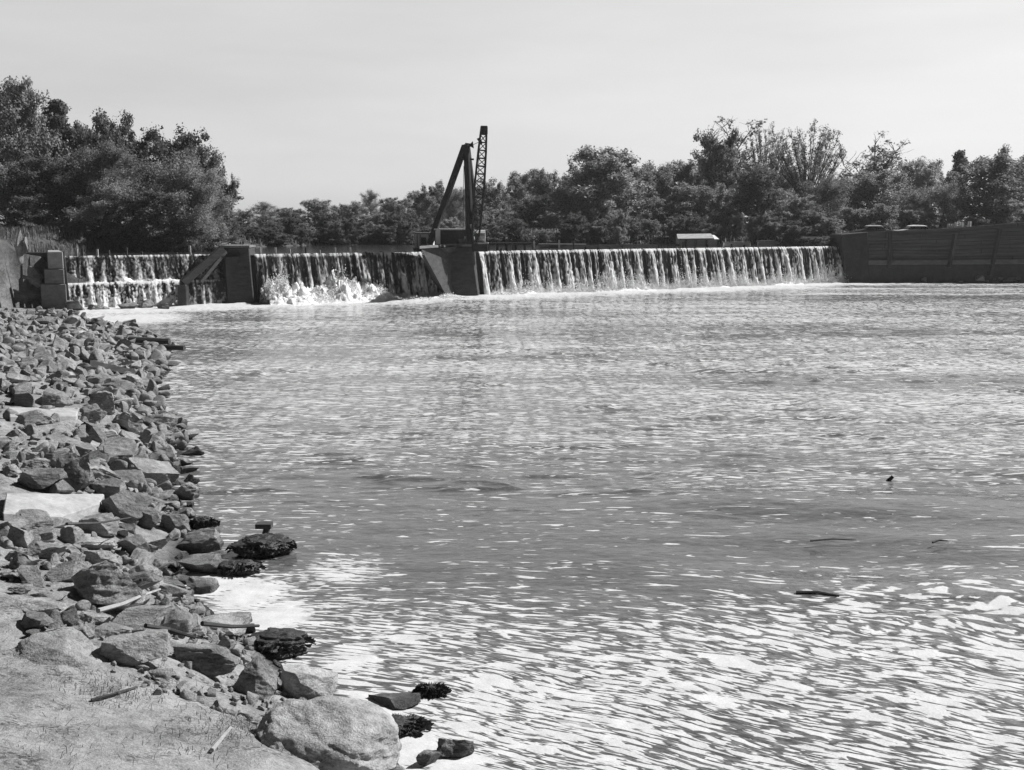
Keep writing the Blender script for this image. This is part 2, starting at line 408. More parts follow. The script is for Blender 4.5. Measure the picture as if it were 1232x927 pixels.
def ground_hit(px, py):
    d = ray(px, py); d = d / np.linalg.norm(d)
    ts = np.concatenate([np.arange(6, 60, 0.03), np.arange(60, 160, 0.1)])
    P = CAM + ts[:, None] * d
    z = np.maximum(terr(P[:, 0], P[:, 1])[0], 0.0)
    i = np.argmax(P[:, 2] <= z)
    return P[i]

# ground sheet out to the horizon
def axis(parts):
    a = []
    for lo, hi, st in parts: a += list(np.arange(lo, hi, st))
    return np.array(a + [parts[-1][1]])
gx = np.concatenate([[-2500, -1200, -600, -300, -200, -150, -110, -85, -70], axis([(-60, -34, 0.9), (-34, -12, 0.22), (-12, 2, 0.1), (2, 12, 0.35), (12, 66, 1.0)]), [75, 90, 120, 160, 220, 300, 600, 1200, 2500]])
gy = np.concatenate([[-1200, -500, -200, -90, -50, -30, -20], axis([(-14, 4, 0.6), (4, 9, 0.3), (9, 26, 0.1), (26, 78, 0.22), (78, 150, 0.8)]), [156, 165, 180, 200, 240, 300, 450, 800, 1500, 3000]])
GX, GY = np.meshgrid(gx, gy)
gz, gs = terr(GX, GY)
far = np.maximum(np.abs(GX) - 150, 0) + np.maximum(GY - 170, 0)
gz = np.where(far > 0, np.maximum(gz, 4.6), gz)
nxx, nyy = len(gx), len(gy)
def grid_faces(nx, ny):
    i = np.arange(ny - 1)[:, None] * nx + np.arange(nx - 1)[None, :]
    i = i.ravel(); return np.stack([i, i + 1, i + nx + 1, i + nx], 1)
gme = mesh_np('ground', np.stack([GX.ravel(), GY.ravel(), gz.ravel()], 1), grid_faces(nxx, nyy))
at_ = gme.attributes.new('sand', 'FLOAT', 'POINT'); at_.data.foreach_set('value', gs.ravel().astype(np.float32))
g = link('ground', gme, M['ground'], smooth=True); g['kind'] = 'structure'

# ------------------------------------------------------------------ river below the dam
dep = np.concatenate([np.linspace(900, 664, 40)[:-1], np.linspace(664, 60, 760)])
wy = np.concatenate([[-90, -40, -15, -2, 3], HC * FPX / dep])
wu = np.concatenate([np.linspace(-1.1, -0.56, 40)[:-1], np.linspace(-0.56, 0.56, 900), np.linspace(0.56, 1.1, 40)[1:]])
yy = wy[:, None] + 0 * wu[None, :]
xx = wu[None, :] * np.maximum(wy, 40)[:, None] * 0
xx = wu[None, :] * np.where(wy < 9, 9 + (9 - wy) * 0.9, wy)[:, None]
X, Y = xx.ravel(), yy.ravel()
ss = (X - DP0[0]) * DD[0] + (Y - DP0[1]) * DD[1]; nn_ = (X - DP0[0]) * DN[0] + (Y - DP0[1]) * DN[1]
dS = X - Xs(Y)                                    # distance out from the left shore
# flow coordinates (u along the current, v across it)
Bf = sst(20.5, 11.0, Y)
v = Y + 6.5 * np.tanh(0.6 * X / 6.5) * Bf * 0.9 + 0.5 * f2(X * 0.16, Y * 0.2, 3, 21) + 0.12 * f2(X * 0.6, Y * 1.0, 2, 23)
u = X - 0.4 * (Y - 15) * Bf + 0.4 * f2(X * 0.2 + 40, Y * 0.3, 2, 22)
# foam cover
wv_ = 1.6 * f2(X * 0.14, Y * 0.10, 3, 31)
den = (0.66 + 0.14 * f2(X * 0.35, Y * 0.4, 3, 44)) * sst(20.6, 15.4, Y + 1.1 * wv_ + 0.05 * X)
den = np.maximum(den, 0.52 * sst(21.5, 18.0, Y + wv_) * sst(4.0, 0.5, dS + wv_))
band = f2(X * 0.05, Y * 0.22, 4, 33)
mid = 0.43 + 0.34 * band
mid = np.where(Y > 19, mid * (0.42 + 0.58 * sst(20, 26, Y - 0.15 * X + 2 * wv_)), mid)
mid = mid + 0.25 * sst(3, 0, dS) * f2(X * 0.4, Y * 0.4, 3, 35)
den = np.maximum(den, np.clip(mid, 0, 1) * sst(16, 19, Y))
den = den * (1 - 0.55 * sst(0.15, 0.6, f2(X * 0.45, Y * 0.6, 4, 41)) * sst(5, 1.5, np.abs(dS - 3)) )
den = np.maximum(den, (0.30 + 0.5 * f2(X * 0.07, Y * 0.35, 3, 36)) * sst(28, 40, Y))
near_dam = sst(9.0, 0.8, nn_ + 1.5 * f2(ss * 0.2, nn_ * 0.3, 3, 37))
den = np.maximum(den, near_dam * 1.25 * sst(-14, -10, ss + 2))
def blob(px, py, r, k):
    P = un(px, py); ry = r * 1.3
    return k * np.exp(-(((X - P[0]) / r) ** 2 + ((Y - P[1]) / ry) ** 2))
for b in [(300, 715, 0.8, 1.35), (335, 742, 0.7, 1.3), (262, 700, 0.8, 1.3), (285, 690, 0.6, 1.2), (420, 800, 0.7, 0.98), (440, 855, 0.55, 1.3), (500, 895, 0.6, 1.3), (400, 880, 0.7, 1.3), (545, 925, 0.6, 1.25), (460, 905, 0.6, 1.35),
          (410, 690, 1.0, 0.8), (160, 384, 4.0, 1.3), (110, 385, 3.5, 1.3), (230, 372, 3, 1.1), (330, 658, 0.35, 1.2)]:
    den = np.maximum(den, blob(*b))
for py_, x0, x1 in [(354, 900, 1250), (347, 880, 1200), (372, 120, 330)]:
    P = un((x0 + x1) / 2, py_)
    den = np.maximum(den, 1.08 * np.exp(-((Y - P[1] - 1.0 * f2(X * 0.08, X * 0 + 1, 3, 50)) / 1.1) ** 2) * sst(un(x0, py_)[0] - 4, un(x0, py_)[0] + 3, X) * sst(un(x1, py_)[0] + 5, un(x1, py_)[0] - 2, X) * (0.75 + 0.5 * f2(X * 0.3, Y * 0.6, 3, 51)))
# waves
q = f2(X * 0.05, Y * 0.07, 3, 61)
chop = sst(20, 34, Y) * (0.75 + 0.5 * q)
Z = 0.032 * chop * f2(X * 0.42 + 0.2 * Y, Y * 1.15, 3, 62) + 0.05 * chop * f2(X * 0.16, Y * 0.62, 2, 63)
Z += 0.055 * chop * sst(-0.25, 0.25, f2(X * 0.04, Y * 0.08, 2, 69)) * f2(X * 0.5, Y * 1.55, 2, 70)
Z += 0.06 * chop * (1 - 2 * np.abs(f2(X * 0.33 + 5, Y * 1.15, 2, 67))) * (0.5 + 0.5 * sst(-0.2, 0.4, f2(X * 0.05, Y * 0.12, 2, 68)))
cr_ = np.clip(1 - np.abs(f2(X * 0.30 + 0.1 * Y, Y * 1.35, 2, 75)) * 3.2, 0, 1) ** 2 * sst(-0.1, 0.25, n2(X * 0.45, Y * 0.9, 78))
Z += 0.105 * cr_ * sst(21, 27, Y) * sst(85, 60, Y) * sst(0.0, 0.4, 1.1 * f2(X * 0.09, Y * 0.16, 3, 76) + 0.24 * sst(-3, 8, X) + 0.02) 
Z += 0.15 * sst(15.5, 19.5, Y) * sst(31, 22, Y) * sst(-1, 4, X) * n2(X * 0.16, (Y + 0.10 * X) * 0.46, 64)
Z += 0.022 * f2(X * 0.8, Y * 1.7, 3, 65) * (0.5 + sst(18, 30, Y))
Z += 0.10 * near_dam * f2(X * 0.9, Y * 0.9, 4, 66) + 0.05 * near_dam
Z += 0.008 * sst(0.8, 1.2, den)
Z = Z * sst(-1.2, 0.6, dS + 1.0)
wme = mesh_np('river', np.stack([X, Y, Z], 1), grid_faces(len(wu), len(wy)))
aer = sst(20, 46, Y) * (0.8 + 0.5 * f2(X * 0.05, Y * 0.16, 3, 81)) + 0.45 * sst(15, 20, Y)
ae_ = wme.attributes.new('aerated', 'FLOAT', 'POINT'); ae_.data.foreach_set('value', np.clip(aer, 0, 1.2).astype(np.float32))
a_ = wme.attributes.new('foam', 'FLOAT', 'POINT'); a_.data.foreach_set('value', np.clip(den, 0, 1.4).astype(np.float32))
uvl = wme.uv_layers.new(name='flow')
li = np.empty(len(wme.loops), np.int32); wme.loops.foreach_get('vertex_index', li)
uvl.data.foreach_set('uv', np.stack([u, v], 1)[li].astype(np.float32).ravel())
river = link('river', wme, M['water'], smooth=True); river['kind'] = 'structure'

# pool above the dam
pp = [dam_pt(a_, b_, ZC - 0.02) for a_, b_ in ((-16, -2.5), (-3.6, -2.5), (-3.4, -0.9), (62, -0.9), (62, -60), (-16, -60))]
pm = MB().add(pp, [(0, 1, 2, 3, 4, 5)]).build('reservoir', M['pool'], kind='structure')

# ------------------------------------------------------------------ dam body, sill
def slab(s0, s1, n0, n1, z0, z1, n1b=None):
    n1b = n1 if n1b is None else n1b
    return [dam_pt(s0, n0, z0), dam_pt(s1, n0, z0), dam_pt(s1, n1b, z0), dam_pt(s0, n1b, z0)], [dam_pt(s0, n0, z1), dam_pt(s1, n0, z1), dam_pt(s1, n1, z1), dam_pt(s0, n1, z1)]
S_L = dam_s(80); S_P1a = dam_s(268); S_P1b = dam_s(310); S_P2a = dam_s(508); S_P2b = dam_s(580); S_R = dam_s(1012)
dt = thing('dam', 'long low concrete overflow dam crossing the river between two piers and the banks', 'dam', dam_pt(20, -2, 0))
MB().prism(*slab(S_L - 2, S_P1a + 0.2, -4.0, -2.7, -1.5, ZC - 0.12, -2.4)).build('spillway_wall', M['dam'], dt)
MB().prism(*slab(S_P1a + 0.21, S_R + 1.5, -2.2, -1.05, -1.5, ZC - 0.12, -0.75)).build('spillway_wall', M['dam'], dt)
lw = MB().prism(*slab(S_L - 1, S_P1a + 1, -2.9, -1.45, -1.5, 1.62, -1.3))
lw.build('lower_step', M['dam'], dt)
MB().prism(*slab(S_L - 1, S_P1a + 1, -2.0, -1.32, 1.64, 1.74)).build('sill_plank', M['wood_dark'], dt)

# ------------------------------------------------------------------ falling water
def fall(name, label, s0, s1, z_top, z_bot, n_top, throw, bay, seed, white=1.0, tilt=0.35, amp=1.0, vk=1.0, gk=1.0):
    ns_ = int((s1 - s0) / 0.055); nt_ = 34
    s = np.linspace(s0, s1, ns_)[None, :] + np.zeros((nt_, 1)); t = np.linspace(0, 1, nt_)[:, None] + np.zeros((1, ns_))
    hgt = z_top - z_bot
    q = s / bay + 0.16 * np.sin(s * 1.7) + 0.25 * n2(s * 0.35, s * 0 + seed, seed); k = np.floor(q); fr = q - k
    rb = _h(k, k * 0 + seed, k * 0, seed)               # one number per bay
    rb2 = _h(k, k * 0 + seed + 5, k * 0, seed)
    lean = t * t * tilt * (0.6 + 0.4 * rb)              # veils lean over as they fall
    xs = fr - lean
    veil = np.exp(-((xs - 0.55 - 0.1 * rb2) / (0.10 + 0.30 * t * (0.8 + 0.3 * rb))) ** 2)
    edge = np.exp(-((xs - 0.80 - 0.08 * rb2 ) / (0.055 + 0.08 * t)) ** 2)
    strand = 0.5 + 0.5 * f2(s * 3.2 - lean * 2, t * 1.1 + 0 * s, 3, seed + 1)
    fine = 0.5 + 0.5 * f2(s * 8.5 - lean * 5, t * 3.2, 3, seed + 2)
    sparkle = 0.5 + 0.5 * f2(s * 9, t * 16, 2, seed + 4)
    w = 0.12 + 0.25 * (1 - vk) + 0.42 * vk * veil * (0.45 + 0.55 * t) + 0.34 * vk * edge + 0.75 * (strand - 0.5) + 0.85 * (fine - 0.5) + 0.7 * (sparkle - 0.5)
    w = w + 0.10 * rb * sst(0.0, 0.3, t) + 0.30 * t ** 1.6 + 0.45 * sst(0.07, 0.015, t) * (0.4 + fine)
    w = w - 0.38 * gk * sst(0.16, 0.02, np.minimum(fr, 1 - fr) ) * (1 - 0.6 * t)      # gaps behind the posts
    w = w + 0.7 * sst(0.86, 1.0, t + 0.12 * f2(s * 1.5, s * 0, 3, seed + 6))
    w = np.clip(w * white, 0, 1.1)
    n = n_top + throw * np.sqrt(t) * (0.85 + 0.15 * rb * amp) + amp * 0.16 * (w - 0.4) * sst(0, 0.15, t) + amp * 0.22 * veil * t
    z = z_top + 0.06 * (sst(0.06, 0, t)) - hgt * t ** 1.0 + 0.04 * (fine - 0.5)
    ex = s
    P = np.stack([DP0[0] + DD[0] * ex + DN[0] * n, DP0[1] + DD[1] * ex + DN[1] * n, z], -1).reshape(-1, 3)
    base = dam_pt((s0 + s1) / 2, n_top, z_bot)
    me = mesh_np(name, P - base, grid_faces(ns_, nt_)[:, ::-1])
    at2 = me.attributes.new('white', 'FLOAT', 'POINT'); at2.data.foreach_set('value', w.ravel().astype(np.float32))
    return tag(link(name, me, M['fall'], loc=base, smooth=True), label, 'waterfall')
fall('waterfall', 'long curtain of water streaming over the dam from the derrick pier to the dark bank', S_P2b - 0.4, S_R + 0.6, ZC, -0.1, -0.95, 0.95, 1.15, 100, 1.2)
fall('waterfall', 'curtain of water over the dam behind the churning white surge between the two piers', S_P1b - 0.3, S_P2a + 1.6, ZC, -0.1, -0.95, 0.95, 1.15, 200, 0.85)
fall('waterfall', 'upper short curtain falling onto the step beside the stepped abutment', S_L - 0.2, S_P1a + 0.4, ZC, 1.6, -2.6, 0.7, 1.1, 300, 0.72, 0.2, 1.0, 0.5, 0.3)
sPost = dam_s(218, 345, -1.0)
fall('waterfall', 'lacy white lower curtain pouring off the step beside the stepped abutment', S_L - 0.1, sPost, 1.76, -0.1, -1.3, 0.5, 0.85, 400, 1.35, 0.1, 0.8, 0.35, 0.0)
fall('waterfall', 'thin dark lower curtain between the slanting timber and the first pier', sPost + 0.5, S_P1a + 0.6, 1.76, -0.1, -1.3, 0.3, 0.7, 500, 0.62, 0.1, 0.6, 0.3, 0.1)

# ------------------------------------------------------------------ white water
def surge(name, label, s0, s1, n0, n1, hfun, seed, step=0.09):
    S, N = np.meshgrid(np.arange(s0, s1, step), np.arange(n0, n1, step))
    fs = (S - s0) / (s1 - s0); fn = (N - n0) / (n1 - n0)
    h = hfun(S, N, fs, fn)
    r = f2(S * 1.3, N * 1.5, 5, seed, 0.6); r2 = 1 - np.abs(f2(S * 1.8, N * 2.2, 4, seed + 7, 0.6)) * 2.2
    Zz = h * (0.50 + 0.85 * r + 0.42 * r2) - 0.06
    dx = 0.22 * f2(S * 2.3, N * 2.3, 3, seed + 3) * np.clip(h, 0, 1); dy = 0.22 * f2(S * 2.3 + 9, N * 2.3, 3, seed + 4) * np.clip(h, 0, 1)
    b = dam_pt((s0 + s1) / 2, (n0 + n1) / 2, 0)
    P = np.stack([DP0[0] + DD[0] * (S + dx) + DN[0] * (N + dy), DP0[1] + DD[1] * (S + dx) + DN[1] * (N + dy), Zz], -1).reshape(-1, 3)
    me = mesh_np(name, P - b, grid_faces(S.shape[1], S.shape[0]))
    return tag(link(name, me, M['splash'], loc=b, smooth=True), label, 'white water', kind='stuff')
sA, sB = S_P1b - 0.2, S_P2a + 2.2
def h_mid(S, N, fs, fn):
    px_l = [0.0, 0.05, 0.10, 0.16, 0.24, 0.32, 0.36, 0.40, 0.50, 0.58, 0.66, 0.74, 0.84, 0.94, 1.0]
    px_h = [1.0, 1.6, 2.3, 1.8, 1.0, 1.4, 2.3, 2.0, 1.5, 0.85, 0.38, 0.3, 0.28, 0.3, 0.2]
    a = np.interp(fs, px_l, px_h)
    return a * sst(0, 0.12, fn) * (1 - sst(0.22, 1.0, fn)) ** 0.9
surge('white_water', 'boiling white surge of water between the two piers', sA, sB, -0.4, 3.6, h_mid, 600)
def h_low(S, N, fs, fn):
    return 0.32 * (0.7 + 0.8 * n2(S * 0.35, S * 0, 71)) * sst(0, 0.15, fn) * (1 - sst(0.2, 1.0, fn)) * sst(0, 0.02, fs) * sst(1, 0.98, fs)
surge('white_water', 'line of white foam along the foot of the long waterfall', S_P2b + 0.3, S_R + 0.8, -0.5, 1.8, h_low, 610)
surge('white_water', 'splashing foam at the foot of the stepped fall', S_L, sPost, -1.2, 0.4, h_low, 620)
def h_step(S, N, fs, fn):
    return (0.25 + 0.8 * sst(0.25, 0.75, n2(S * 0.8, S * 0, 72)) * sst(0.7, 0.3, fs)) * sst(0, 0.25, fn) * (1 - sst(0.4, 1.0, fn))
o = surge('white_water', 'white splashes bouncing on the step between the upper and lower falls', S_L + 0.3, sPost + 1, -2.3, -1.2, h_step, 630)
o.location.z = 1.68
# spray: droplets thrown up from the surge and the foot of the falls
def spray(name, label, pts, sizes):
    n = len(pts); d = np.array([[1, 0, 0], [-1, 0, 0], [0, 1, 0], [0, -1, 0], [0, 0, 1.4], [0, 0, -1.4]], float)
    V = (pts[:, None, :] + d[None] * sizes[:, None, None]).reshape(-1, 3)
    f = np.array([[0, 2, 4], [2, 1, 4], [1, 3, 4], [3, 0, 4], [2, 0, 5], [1, 2, 5], [3, 1, 5], [0, 3, 5]])
    Fq = (np.arange(n)[:, None, None] * 6 + f[None]).reshape(-1, 3)
    b = pts.mean(0); b[2] = 0
    return tag(link(name, mesh_np(name, V - b, Fq), M['splash'], loc=b), label, 'spray', kind='stuff')
k = 45000
s = rng.uniform(sA + 0.2, sB + 0.3, k); fs = (s - sA) / (sB - sA); n = -0.2 + np.abs(rng.normal(0, 1.0, k)) + 0.1
hm = h_mid(s, n, fs, np.full(k, 0.2)) * (0.7 + 0.6 * f2(s * 1.3, n * 0, 3, 601))
z = hm * (0.45 + np.abs(rng.normal(0, 0.34, k)))
spray('spray', 'drops of spray flying off the white surge between the piers', np.stack([DP0[0] + DD[0] * s + DN[0] * n, DP0[1] + DD[1] * s + DN[1] * n, z], 1), rng.uniform(0.008, 0.034, k) * (1 + 1.0 * (rng.random(k) < 0.12)))
k = 16000
s = rng.uniform(S_P2b + 0.3, S_R, k); n = rng.uniform(-0.1, 0.7, k)
z = np.abs(rng.normal(0, 0.5, k)) * (0.4 + sst(-0.3, 0.5, f2(s * 0.35, s * 0, 3, 73)) * 1.2)
spray('spray', 'drops of spray along the foot of the long waterfall', np.stack([DP0[0] + DD[0] * s + DN[0] * n, DP0[1] + DD[1] * s + DN[1] * n, z], 1), rng.uniform(0.012, 0.04, k))

# ------------------------------------------------------------------ piers, abutment
def add3(p, dx=0, dy=0, dz=0): return (p[0] + dx, p[1] + dy, p[2] + dz)
# first pier
zt = 4.15
b0 = un(275, 366.5); b1 = at(306.5, 366, b0[1] + 0.1); b1[2] = 0; t0 = at(268, 301, b0[1] + 0.9); t0[2] = zt; t1 = at(299.5, 300, b0[1] + 1.0); t1[2] = zt
br = at(312.5, 364, b1[1] + 3.0); br[2] = 0; tr = at(306.5, 300, t1[1] + 2.6); tr[2] = zt
bl, tl = b0 + np.array([-0.2, 3.4, 0]), t0 + np.array([-0.2, 3.4, 0])
pr = thing('concrete_pier', 'dark plain concrete pier beside the slanting timber', 'pier', (b0 + b1) / 2)
MB().prism([add3(p_, dz=-1) for p_ in (b0, b1, br, bl)], [t0, t1, tr, tl]).build('pier_body', M['concrete'], pr, bevel=0.05)
MB().prism([add3(p_, a, b, 0.003) for p_, a, b in ((t0, -.06, -.08), (t1, .06, -.08), (tr, .06, .05), (tl, -.06, .05))], [add3(p_, a, b, 0.16) for p_, a, b in ((t0, -.06, -.08), (t1, .06, -.08), (tr, .06, .05), (tl, -.06, .05))]).build('cap', M['concrete_mid'], pr)
# dark recess wall joining it to the fall
rw0, rw1 = at(259, 362, 83.2), at(276, 362, 83.2)
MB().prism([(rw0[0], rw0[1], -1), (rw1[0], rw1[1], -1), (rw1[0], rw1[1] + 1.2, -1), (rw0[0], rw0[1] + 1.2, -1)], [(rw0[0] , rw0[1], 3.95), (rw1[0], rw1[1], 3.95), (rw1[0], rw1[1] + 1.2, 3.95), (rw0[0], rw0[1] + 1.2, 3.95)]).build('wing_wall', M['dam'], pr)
# derrick pier
zt2 = 4.05
b = [un(529, 353), un(546, 357.5)]; b.append(at(577.5, 357, b[1][1] + 0.1)); b.append(at(584, 355, b[1][1] + 3.2))
for q_ in b[2:]: q_[2] = 0
t = [un(506, 299.5, zt2), at(540, 297.5, b[1][1] + 0.5)]; t.append(at(567.5, 296.5, b[1][1] + 0.6)); t.append(at(574.5, 297, b[1][1] + 3.4))
for q_ in t[1:]: q_[2] = zt2
b.append(b[0] + np.array([0.6, 3.5, 0])); t.append(t[0] + np.array([0.6, 3.5, 0]))
pr2 = thing('concrete_pier', 'broad faceted concrete pier carrying the derrick', 'pier', (b[1] + b[2]) / 2)
MB().prism([add3(p_, dz=-1) for p_ in b], t).build('pier_body', M['concrete'], pr2, bevel=0.05)
cen = sum(t) / 5
ex = lambda p_, k_, dz: tuple(cen[:2] + (p_[:2] - cen[:2]) * k_) + (p_[2] + dz,)
MB().prism([ex(p_, 1.03, 0.003) for p_ in t], [ex(p_, 1.03, 0.2) for p_ in t]).build('cap', M['concrete_mid'], pr2)
PT = zt2 + 0.2
# slanting timber and its post
q0, q1 = at(220, 341, 79.3), at(268, 299.5, 81.2)
tm = thing('slanting_timber', 'heavy dark timber slanting from a post in the falls up to the plain pier', 'timber', add3(q0, dz=-q0[2]))
MB().beam(q0, q1, 0.45, 0.5).build('beam', M['wood_dark'], tm)
MB().box((q0[0] - 0.34, q0[1] - 0.3, -1), (q0[0] + 0.3, q0[1] + 0.4, q0[2] - 0.1)).build('post', M['dam'], tm, bevel=0.04)
q2, q3 = at(230, 338.5, 79.6), at(262, 303, 81.3)
MB().beam(add3(q2, 0.5, 0.6, -0.1), add3(q3, 0.4, 0.6, 0), 0.3, 0.25).build('second_beam', M['wood_dark'], tm)

# stepped abutment at the near bank
Y0 = 75.0
ab = thing('stepped_abutment', 'stepped block of pale concrete holding the end of the dam by the rocky bank', 'abutment', at(66, 374, Y0))
def abox(x0, x1, y0, y1, Ya, Yb, name, mat, par=ab, bev=0.05):
    a, c = at(x0, y1, Ya), at(x1, y0, Ya); k_ = Yb / Ya                    # the flanks splay out with depth
    lo = [(a[0], Ya, a[2]), (c[0], Ya, a[2]), (c[0] * k_ - 0.25, Yb, a[2]), (a[0] * k_, Yb, a[2])]
    return MB().prism(lo, [(x_, y_, c[2]) for x_, y_, z_ in lo]).build(name, mat, par, bevel=bev)
abox(51, 79.5, 342, 380, Y0, Y0 + 4, 'bottom_block', M['concrete_mid'])
abox(54, 77, 324, 342.1, Y0 + 0.12, Y0 + 4, 'middle_block', M['concrete_mid'])
abox(58, 75.5, 303, 324.1, Y0 + 0.24, Y0 + 4, 'top_block', M['concrete_light'])
a0, a1 = at(76, 303, Y0 + 0.6), at(84, 341, Y0 + 0.2)
MB().prism([(a1[0] - 0.9, a1[1], -1), (a1[0], a1[1], -1), (a1[0] - 1.0, a1[1] + 3, -1), (a1[0] - 2.0, a1[1] + 3, -1)], [(a0[0] - 0.1, a0[1], a0[2]), (a0[0] + .05, a0[1], a0[2]), (a0[0] - 1.1, a0[1] + 3, a0[2]), (a0[0] - 1.5, a0[1] + 3, a0[2])]).build('batter_wall', M['dam'], ab)
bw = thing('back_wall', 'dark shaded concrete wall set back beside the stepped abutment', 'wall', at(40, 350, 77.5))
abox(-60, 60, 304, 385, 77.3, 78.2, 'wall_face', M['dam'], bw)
rb_ = thing('broken_pillar', 'rough broken stone pillar standing on the bank beside the stepped abutment', 'pillar', at(25, 316, 74))
# ------------------------------------------------------------------ rocks
_ico = {}
def ico(sub):
    if sub not in _ico:
        bm = bmesh.new(); bmesh.ops.create_icosphere(bm, subdivisions=sub, radius=1.0)
        bm.verts.ensure_lookup_table()
        V = np.array([v_.co[:] for v_ in bm.verts]); Fc = np.array([[v_.index for v_ in f_.verts] for f_ in bm.faces]); bm.free()
        _ico[sub] = (V, Fc)
    return _ico[sub]
def rock_mesh(seed, sub=5, dims=(1, 1, 1), cuts=9, angular=1.0, rough=0.05):
    r = np.random.default_rng(seed); V, Fc = ico(sub); P = V.copy()
    P = P / np.maximum(np.abs(P).max(1, keepdims=True) ** (0.45 if angular > 0.3 else 0.12), 1e-6)
    for _ in range(cuts):
        d = r.normal(size=3); d /= np.linalg.norm(d); lim = r.uniform(0.36, 0.72) if angular > 0.5 else r.uniform(0.58, 0.9) if angular > 0.3 else r.uniform(0.84, 0.98)
        e = P @ d - lim; P = P - np.clip(e, 0, None)[:, None] * d[None] * (0.93 + 0.06 * angular)
    P = P / np.abs(P).max(0)
    nrm = V
    P = P + nrm * (rough * 1.3 * f3(P * 1.6 + seed, 3, seed)[:, None] + rough * 0.55 * f3(P * 6 + seed, 3, seed + 9)[:, None])
    lay = P @ (np.array([0.25, 0.1, 1.0]) + r.normal(0, 0.25, 3))
    P = P + nrm * (rough * 0.5 * np.round(3.5 * f3(P * 2.6 + 3 * seed, 2, seed + 4)) / 3.5)[:, None] + nrm * (rough * 0.28 * n2(lay * 9, lay * 0 + seed, seed))[:, None]
    P = P * (np.array(dims) / 2)
    me = mesh_np('rock', P, Fc)
    me.polygons.foreach_set('use_smooth', np.ones(len(me.polygons), bool))
    me.set_sharp_from_angle(angle=R(24))
    me.materials.append(M['rock']); return me
used = []
def put_rock(px, py, w, h, label, seed, name='rock', sub=5, cuts=9, ang=1.0, rot=None, tilt=0.3, mat=None, group=None, sink=0.36, depth=0.9):
    P = ground_hit(px, py + h * sink)
    dist = np.linalg.norm(P - CAM); m = dist / FPX
    d = ray(px, py); d /= np.linalg.norm(d)
    C = CAM + d * (dist + 0.12 * w * m)
    r = random.Random(seed)
    dims = (w * m * 1.06, w * m * depth * r.uniform(0.75, 1.0), h * m * 1.05)
    me = rock_mesh(seed, sub, dims, cuts + 4, ang, 0.07)
    if mat: me.materials.clear(); me.materials.append(mat)
    o_ = link(name, me, None, loc=C)
    o_.rotation_euler = (r.uniform(-tilt, tilt) * 0.5, r.uniform(-tilt, tilt) * 0.6 if rot is None else rot, r.uniform(-0.25, 0.25))
    tag(o_, label, 'rock', group)
    used.append((C[0], C[1], w * m * 0.5)); return o_

